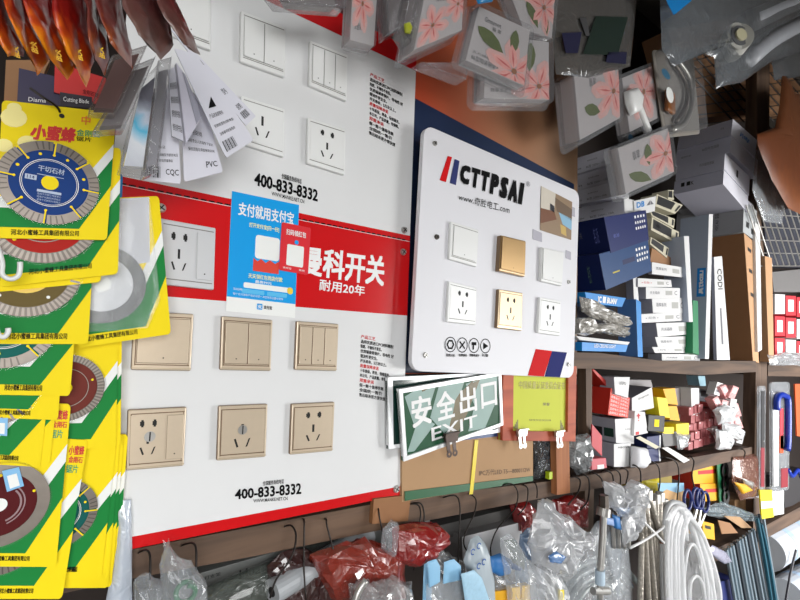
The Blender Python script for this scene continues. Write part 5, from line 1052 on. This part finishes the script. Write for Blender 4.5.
for px, y, tt, m, lb, sd, am in (([(166, 539), (176, 556), (190, 560), (206, 582), (212, 612), (170, 612), (160, 566)], -.05, .02, BAGC, 'milky bag with a pointed top and green coil inside, lower left', 2, .006), ([(134, 578), (150, 572), (168, 588), (172, 612), (132, 612)], -.045, .02, BAGC, 'clear bag at the bottom left beside the frosted sleeve', 4, .008),
                             ([(352, 586), (362, 578), (372, 584), (392, 578), (410, 584), (412, 612), (348, 612)], -.07, .03, BAGD, 'crumpled grey clear bag at the bottom centre-left', 6, .012), ([(426, 558), (440, 548), (452, 556), (462, 560), (470, 612), (422, 612)], -.03, .02, BAGD, 'crumpled dull bag behind the blue header cards', 10, .008),
                             ([(382, 530), (392, 520), (398, 524), (396, 552), (388, 562), (382, 548)], -.035, .012, BAGC, 'small clear bag between the orange and red bags', 12, .006)):
    t = thing('plastic_bag', lb, 'bag'); puff(px, y, tt, m, 'bag_body', t, sd, am, smooth=False, fr=40)
    if sd == 2:
        mb = MB(); c = at(184, 590, -.05); mb.tube([c + V((.012 * math.cos(a * .6), -.004 * a * .3, .012 * math.sin(a * .6))) for a in range(14)], .0035, pm('green_tape_roll', (40, 110, 70), .4), 8, 2); mb.build('green_coil', t, smooth=True)
    if sd == 6:
        wire([(352, 612), (358, 592), (366, 580)], -.10, .006, STEEL, 8).build('spring_hose', t, smooth=True)
C_('white and grey carton lying under the middle of the rail', [(462, 537), (522, 522), (523, 562), (463, 575)], .02, 436, pm('bright_white_card', (214, 214, 216), .6), pm('mid_grey_card', (120, 118, 118), .6, var=.1), name='white_carton', depth=.16)
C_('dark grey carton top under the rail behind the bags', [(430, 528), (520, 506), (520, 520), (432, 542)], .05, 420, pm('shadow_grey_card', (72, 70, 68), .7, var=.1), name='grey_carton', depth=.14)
LB = pm('light_blue_header', (142, 192, 226), .5, var=.08)
for i, (px, y, lb) in enumerate((([(424, 564), (432, 561), (430, 612), (419, 612)], -.05, 'blue header card seen edge-on, leftmost of the hanging cards'), ([(427, 562), (436, 559), (440, 566), (440, 582), (429, 588)], -.07, 'light blue header card with a rounded top, second from the left'), ([(444, 562), (454, 559), (461, 566), (461, 580), (443, 584)], -.07, 'light blue header card with a rounded top, third from the left'), ([(461, 574), (474, 570), (482, 578), (490, 602), (466, 608)], -.09, 'pale blue ribbed card nearest the viewer at the bottom centre'))):
    t = thing('header_card', lb, 'card', 'light blue header cards'); puff(px, y, .003, LB if i != 3 else pm('pale_blue_ribbed', (172, 212, 236), .5, var=.25, scale=160), 'card', t, i, .0006)
    if i: puff([(px[4][0] - 2, px[4][1] - 4), (px[3][0] + 1, px[3][1] - 4), (px[3][0] + 5, 616), (px[4][0] - 6, 616)], y + .004, .008, BAGC, 'clear_pouch', t, i + 5, .004, smooth=False)
t = thing('printed_plastic_bag', 'pale bag with blue curled print behind the ribbed blue card', 'bag'); puff([(470, 540), (478, 535), (486, 545), (492, 575), (496, 612), (474, 612), (468, 575), (464, 560)], -.06, .015, pm('pale_blue_bag', (170, 182, 190), .4, var=.15, coat=.3), 'bag_body', t, 4, .004)
mb = MB()
for cx, cy in ((473, 552), (479, 546), (484, 562), (479, 566)): c = at(cx, cy, -.080); mb.ring(c, .004, .0065, c.y, pm('royal_blue_ink', (30, 80, 150), .4), 16, .3, 5.2)
mb.build('blue_print', t)
t = thing('brush_pack', 'pack with a blue block top and yellow base, hanging left of the leafy bag', 'brush'); puff([(489, 557), (500, 553), (511, 560), (509, 573), (498, 576), (488, 570)], -.06, .012, pm('mid_blue', (54, 120, 186), .45), 'blue_top', t, 2, .001)
puff([(490, 572), (508, 574), (510, 612), (492, 612)], -.05, .012, BAGD, 'clear_wrap', t, 3, .003); pxprism(MB(), [(493, 592), (509, 590), (510, 612), (494, 612)], -.065, .012, YB_).build('yellow_base', t)
t = thing('plastic_bag', 'clear bag with green leaf print and blue band, yellow blocks at its foot', 'bag'); puff([(500, 538), (510, 534), (524, 552), (534, 572), (540, 612), (512, 612), (506, 580), (502, 560)], -.08, .015, BAGC, 'bag_body', t, 6, .005, smooth=False)
puff([(504, 540), (514, 538), (524, 556), (524, 570), (512, 562)], -.066, .006, pm('dark_leaf', (62, 76, 48), .5, var=.3), 'leaf_print', t, 3, .001); puff([(504, 556), (512, 562), (522, 568), (520, 572), (508, 568)], -.068, .006, pm('deep_blue', (34, 70, 120), .45), 'blue_band', t, 4, .001)
for i in range(2): pxprism(MB(), [(512 + i * 10, 588 - i * 2), (520 + i * 10, 587 - i * 2), (521 + i * 10, 612), (512 + i * 10, 612)], -.075, .014, pm('straw_block', (226, 186, 90), .5)).build('yellow_block', t)
t = thing('plastic_bag', 'big crumpled clear bag hanging from the rail at the centre bottom', 'bag')
puff([(538, 500), (546, 498), (552, 514), (566, 514), (576, 526), (590, 534), (580, 548), (572, 560), (566, 580), (556, 575), (536, 566), (528, 545), (534, 520)], -.09, .03, BAGM, 'bag_body', t, 9, .014, smooth=False, fr=30, sub=4)
puff([(548, 556), (556, 551), (566, 556), (560, 564), (550, 562)], -.128, .006, film('blue_tint', (90, 140, 200), .6, .2), 'blue_label', t, 2, .001)
t = thing('plastic_bag', 'long pleated clear bag below the big crumpled one, faint yellow inside', 'bag'); puff([(528, 560), (548, 568), (560, 576), (566, 590), (570, 616), (536, 616), (530, 590)], -.075, .02, BAGM, 'bag_body', t, 14, .010, smooth=False, fr=50); pxprism(MB(), [(559, 590), (564, 590), (565, 612), (560, 612)], -.098, .004, YL_).build('yellow_slip', t)
o = puff([(520, 536), (530, 528), (538, 544), (544, 580), (540, 612), (520, 612), (516, 570)], -.04, .015, film('bluish_bag', (130, 160, 196), .6, .2, .8), 'plastic_bag', None, 21, .008, smooth=False); o['label'] = 'bluish clear bag squeezed behind the big crumpled bag'; o['category'] = 'bag'
# coil of clear hose in a bag
t = thing('hose_coil_bag', 'clear bag holding a coil of thick transparent hose, below the thin upright', 'bag')
puff([(566, 566), (578, 552), (596, 522), (606, 518), (628, 545), (632, 580), (630, 616), (566, 616)], -.045, .012, BAGC, 'bag_body', t, 15, .006, smooth=False)
for i in range(4):
    r0 = 24 + i * 7; wire([(600 - r0 * math.cos(a), 612 - r0 * math.sin(a) * 1.15) for a in [k * math.pi / 10 for k in range(-1, 9)]], -.035 + i * .004, .009, pm('clear_grey_hose', (150, 160, 160), .2, var=.2, coat=.6), 8, 3).build('hose_turn', t, smooth=True)
o = puff([(604, 540), (622, 512), (624, 516), (618, 600), (612, 575)], -.05, .006, film('grey_film2', (150, 158, 166), .7, .2, .4), 'plastic_sleeve', None, 4, .002); o['label'] = 'triangular grey film pouch beside the valve hose'; o['category'] = 'plastic sleeve'
# braided hose with valve
t = thing('braided_hose', 'braided steel hose with a white collar and cross valve, hanging at the centre right', 'hose')
wire([(604, 506), (603, 530), (601, 560), (600, 572)], -.09, .0085, STEEL, 10).build('hose_body', t, smooth=True)
mb = MB().cyl(at(600, 570, -.09), at(600, 584, -.09), .012, pm('blue_white_collar', (190, 210, 226), .4), 14); mb.build('collar', t, smooth=False)
mb = MB().cyl(at(593, 591, -.09), at(608, 591, -.09), .009, STEEL, 12); mb.cyl(at(600, 584, -.09), at(600, 612, -.09), .008, STEEL, 12); mb.build('cross_valve', t, smooth=False)
mb = MB().cyl(at(604, 495, -.09), at(604, 508, -.09), .012, STEELD, 6); mb.cyl(at(604, 508, -.09), at(603, 516, -.09), .017, STEEL, 14); mb.build('hose_nut', t)
for i, (px, lb) in enumerate((([(604, 482), (618, 484), (628, 500), (622, 516), (610, 506)], 'crumpled clear bag above the valve hose'), ([(624, 486), (634, 480), (646, 486), (640, 508), (630, 504)], 'crumpled bag hanging under the hooks left of the steel hoses'), ([(628, 505), (640, 500), (643, 522), (634, 535), (624, 545), (622, 520)], 'long crumpled film bag left of the steel hoses'))):
    o = puff(px, -.085, .02, BAGM, 'plastic_bag', None, 40 + i, .012, smooth=False, fr=45); o['label'] = lb; o['category'] = 'bag'
for i, (px, lb) in enumerate((([(616, 508), (628, 507), (628, 512), (618, 514)], 'light blue plastic plug right of the valve hose nut'), ([(602, 516), (612, 518), (613, 526), (604, 524)], 'blue and white paper label below the hose nut'), ([(612, 514), (618, 516), (620, 530), (614, 528)], 'second light blue plug lower left'))):
    o = puff(px, -.075, .008, [BLUE, pm('blue_white_label', (150, 176, 222), .4, var=.3, scale=200), pm('mid_blue', (54, 120, 186), .45)][i], 'plastic_plug' if i != 1 else 'paper_label', None, i, .0006); o['label'] = lb; o['category'] = 'plug' if i != 1 else 'label'
for i in range(4):
    x = 612 + i * 5; o = wire([(x, 512), (x + 1, 530), (x + 2, 548)], -.06, .006, STEEL, 8).build('short_hose', smooth=True); o['label'] = ('short steel hose showing above the grey film pouch, ' + ['leftmost', 'second from the left', 'third from the left', 'rightmost'][i]); o['category'] = 'hose'; o['group'] = 'short steel hoses'
BR = pm('braided_steel', (206, 198, 186), .3, metal=.55, var=.7, scale=160, bump=.6)
hs = [((636, 500), (641, 535), (640, 612)), ((641, 498), (645, 540), (649, 612)), ((646, 504), (650, 545), (656, 612)), ((651, 506), (653, 545), (662, 612)), ((656, 500), (657, 548), (663, 612)), ((660, 498), (660, 545), (669, 612)), ((664, 505), (664, 550), (672, 612)), ((648, 496), (656, 520), (662, 540))]
for i, h in enumerate(hs):
    t = thing('braided_hose', 'braided steel hose in the bundle under the rail, ' + ['leftmost', 'second from the left', 'third from the left', 'fourth from the left', 'fifth from the left', 'third from the right', 'rightmost', 'short slanted one across the others'][i], 'hose', 'bundle of braided steel hoses')
    y = -.07 - .004 * (i % 3) - (.012 if i == 7 else 0); wire(h, y, .0085, BR, 10).build('hose_body', t, smooth=True)
    MB().cyl(at(h[0][0], h[0][1] - 6, y), at(h[0][0], h[0][1] + 3, y), .0125, STEEL, 6).build('hose_nut', t)
    if i == 7: MB().cyl(at(662, 540, y), at(665, 544, y), .011, pm('copper', (176, 110, 70), .3, metal=.8), 8).build('copper_end', t)
for i, a in enumerate(([(630, 548), (645, 540), (660, 530), (664, 526)], [(642, 520), (654, 532), (664, 543)])):
    o = wire(a, -.10, .0035, pm('white_strap', (226, 226, 226), .4), 8).build('white_strap', smooth=True); o['label'] = ['white plastic strap rising to the right across the hoses', 'white plastic strap falling to the right across the hoses'][i]; o['category'] = 'strap'
# white cable loops
CW = pm('white_pvc_hose', (222, 222, 224), .35, var=.05, coat=.3)
cl = [[(670, 612), (669, 560), (671, 528), (676, 512), (682, 510), (690, 522), (698, 548), (706, 580), (708, 612)], [(675, 612), (674, 566), (674, 534), (680, 516), (687, 512), (696, 528), (705, 555), (713, 590), (715, 612)], [(668, 612), (666, 560), (668, 525), (674, 510), (680, 508), (684, 516), (686, 540)], [(673, 612), (671, 565), (672, 530), (677, 514), (684, 509), (692, 522), (700, 545), (708, 575), (712, 612)], [(678, 612), (677, 570), (677, 535), (682, 517), (688, 514), (698, 530), (708, 560), (716, 612)],
      [(683, 612), (682, 575), (681, 545), (685, 524), (690, 518), (702, 535), (713, 565), (719, 590), (720, 612)], [(664, 612), (662, 555), (664, 518), (670, 504), (678, 503), (684, 506)], [(686, 612), (684, 580), (688, 550), (694, 545), (700, 560), (704, 590), (704, 612)], [(690, 605), (690, 585), (696, 576), (702, 583), (706, 605)]]
for i, a in enumerate(cl):
    o = wire(a, -.085 - .006 * (i % 3), .0085 if i < 7 else .005, CW if i != 6 else pm('light_grey_hose', (180, 182, 184), .35), 10).build('white_hose', smooth=True)
    o['label'] = ['inner white hose loop hugging the left of the coil', 'middle white hose loop of the coil', 'thick white hose loop ending short at the top of the coil', 'white hose loop, second from the outside on the right', 'white hose loop, third from the outside on the right', 'outermost white hose loop on the right of the coil', 'light grey hose, leftmost of the white loops', 'thin white cable loop inside the coil', 'smallest thin white cable loop at the bottom of the coil'][i]; o['category'] = 'hose'; o['group'] = 'loops of white hose'
o = puff([(664, 520), (674, 506), (690, 510), (706, 540), (718, 580), (720, 612), (668, 612)], -.115, .008, film('light_wrap', (220, 224, 228), .05, .15, .8, add=.3), 'wrapping_film', None, 23, .006, smooth=False); o['label'] = 'thin clear film wrapped round the white hose loops'; o['category'] = 'film'
# scissors
NB = pm('navy_scissor_grip', (30, 44, 110), .35)
for i, (c1, c2, tip, lb) in enumerate((((687.5, 500), (696, 498), (691, 530), 'blue-handled scissors, left pair under the yellow boxes'), ((700, 499), (705, 502), (696, 534), 'blue-handled scissors, right pair under the yellow boxes'))):
    t = thing('scissors', lb, 'scissors', 'blue-handled scissors')
    for c in (c1, c2):
        wire([(c[0] + 3.6 * math.cos(a), c[1] + 10 * math.sin(a)) for a in [k * math.pi / 5 for k in range(11)]], -.06, .0052, NB, 8, 2).build('handle', t, smooth=True)
    wire([(c1[0], c1[1] + 11), tip], -.055, .006, STEEL, 6, 1).build('blade', t); wire([(c2[0], c2[1] + 11), tip], -.057, .006, STEEL, 6, 1).build('blade', t)
# rods and rolls lower right
RODM = pm('blue_grey_rod', (158, 176, 188), .35, metal=.5, var=.3, scale=150)
for i in range(13):
    x = 726 + i * 3.0; y0_ = 549 - i * 2.2 - (10 if i > 9 else 0); o = wire([(x, y0_), (x + 11 + i * .5, 612)], -.02 - .006 * (i % 3), .0075, RODM if i % 4 != 3 else pm('dark_rod', (50, 58, 66), .4), 6, 1).build('metal_rod'); o['label'] = 'thin ' + ('dark' if i % 4 == 3 else 'blue-grey') + ' rod in the slanting bundle, ' + ORD[i] + ' from the left'; o['category'] = 'rod'; o['group'] = 'slanting bundle of thin rods'
for i, (x, yt) in enumerate(((757, 518), (761, 524))):
    o = wire([(x, yt), (x + 8, 560), (x + 16, 612)], -.05, .007, pm('teal_rod', (50, 104, 124), .35, metal=.3), 6, 2).build('metal_rod'); o['label'] = ['longer teal rod rising above the bundle, left one', 'longer teal rod rising above the bundle, right one'][i]; o['category'] = 'rod'
C_('navy box at the bottom between hoses and rods', [(720, 582), (736, 578), (738, 612), (722, 612)], -.0, 712, NAVY, name='blue_box', depth=.06)
o = puff([(712, 545), (726, 552), (732, 562), (724, 564), (708, 552)], -.04, .008, film('lilac_film', (190, 190, 214), .7, .2, .4), 'plastic_sleeve', None, 2, .002); o['label'] = 'small lilac clear pouch between white hoses and rods'; o['category'] = 'plastic sleeve'
RW = pm('white_film_roll', (222, 224, 228), .3, var=.06, coat=.5, c2=(190, 200, 214), scale=6)
for i, (a, b, r_, lb) in enumerate((((764, 552), (840, 510), .09, 'upper thick white film roll with blue marks, lower right corner'), ((784, 598), (850, 556), .095, 'lower thick white film roll, bottom right corner'), ((762, 526), (830, 488), .022, 'thin white tube lying above the thick film rolls'))):
    t = thing('film_roll', lb, 'film roll', 'film rolls'); a3, b3 = at(a[0], a[1], .10), at(b[0], b[1], .10); MB().cyl(a3, b3, r_, RW, 28).build('roll_body', t, smooth=False)
    if i < 2:
        d_ = (b3 - a3); 
        for k in range(3): c = a3 + d_ * (.12 + k * .16); MB().cyl(c, c + d_ * .035, r_ + .0015, pm('pale_blue_mark', (130, 176, 220), .4, var=.5, scale=12, c2=(214, 224, 236)), 28).build('blue_mark', t)
o = wire([(784, 612), (790, 575), (796, 550)], -.01, .005, pm('thin_dark_cord', (50, 50, 60), .5), 6, 2).build('cord'); o['label'] = 'dark cord in front of the film rolls'; o['category'] = 'cord'

# ------------------------------------------------------------------ wire hooks over the rail
HK = [([(140, 552), (146, 550), (150, 556), (150, 580)], 'above the frosted sleeve'), ([(183, 545), (192, 543), (196, 549), (196, 572)], 'over the pointed milky bag'), ([(286, 526), (292, 526), (296, 536), (292, 556), (276, 580), (270, 598)], 'left of the white lamp tube'),
      ([(304, 520), (304, 540), (304, 570), (306, 600)], 'straight down beside the lamp tube'), ([(326, 519), (327, 526), (334, 552), (345, 590)], 'over the orange-red bag'), ([(378, 508), (380, 520), (386, 545), (392, 560)], 'on the plywood patch'),
      ([(410, 504), (419, 506), (420, 520), (412, 545), (400, 562)], 'left of the bright red bag'), ([(414, 503), (422, 505), (424, 522), (416, 550), (414, 570)], 'over the bright red bag'), ([(445, 497), (456, 496), (460, 508), (459, 540), (458, 562)], 'to the third blue card'),
      ([(470, 494), (476, 500), (474, 514), (465, 534), (464, 545), (468, 552)], 'to the pale printed bag'), ([(500, 486), (512, 484), (518, 494), (514, 510), (498, 528), (491, 545), (491, 556)], 'long bend down to the blue brush pack'), ([(524, 485), (528, 490), (526, 505), (518, 515)], 'behind the big clear bag, left one'),
      ([(534, 482), (537, 488), (537, 498)], 'behind the big clear bag, right one'), ([(572, 476), (580, 480), (578, 492), (568, 505)], 'right of the batten'), ([(582, 474), (589, 480), (588, 500), (580, 510)], 'beside the thin upright'),
      ([(592, 472), (601, 478), (604, 490), (604, 498)], 'carrying the valve hose'), ([(604, 470), (612, 474), (614, 486)], 'right of the valve hose'), ([(612, 468), (620, 474), (620, 488)], 'above the crumpled bags, left one'), ([(622, 468), (628, 472), (626, 484)], 'above the crumpled bags, right one'),
      ([(634, 465), (640, 470), (641, 482)], 'left of the steel hoses'), ([(650, 461), (658, 466), (660, 480), (658, 496)], 'carrying the steel hoses'), ([(664, 457), (676, 462), (679, 476), (677, 500)], 'carrying the white hose loops'), ([(690, 456), (694, 462), (692, 475), (695, 490)], 'carrying the scissors'), ([(742, 449), (745, 452), (744, 458)], 'near the upright post')]
for i, (a, lb) in enumerate(HK):
    yy = -.006; pts = [(a[0][0] - 3, a[0][1] + 2, .03)] + [(p[0], p[1], -.004 - min(k, 3) * .012) for k, p in enumerate(a)]
    o = wire(pts, 0, .0016 + .0006 * (i > 12), WIRE, 6).build('wire_hook', smooth=True); o['label'] = 'black wire hook over the rail, ' + lb; o['category'] = 'hook'; o['group'] = 'wire hooks over the rail'

# ================================================================== put every origin at the base of its own object
bpy.context.view_layer.update()
def kids(o): return [c for c in bpy.data.objects if c.parent == o]
KID = {}
for o in bpy.data.objects:
    if o.parent: KID.setdefault(o.parent.name, []).append(o)
def bb(o):
    L = [v.co for v in o.data.vertices] if o.type == 'MESH' else []
    b = []
    if L:
        xs = [v.x for v in L]; ys = [v.y for v in L]; zs = [v.z for v in L]
        b = [(min(xs), min(ys), min(zs)), (max(xs), max(ys), max(zs))]
    for c in KID.get(o.name, []): b += bb(c)
    return b
def fix(o, pw):
    b = bb(o)
    if b:
        c = Vector(((min(p[0] for p in b) + max(p[0] for p in b)) / 2, (min(p[1] for p in b) + max(p[1] for p in b)) / 2, min(p[2] for p in b)))
    else: c = pw.copy()
    if o.type == 'MESH': own = c.copy()
    for k in KID.get(o.name, []): fix(k, c)
    if o.type == 'MESH': o.data.transform(Matrix.Translation(-c))
    o.location = c - pw
for o in [o for o in bpy.data.objects if o.parent is None and o.type in ('MESH', 'EMPTY')]:
    fix(o, Vector((0, 0, 0)))
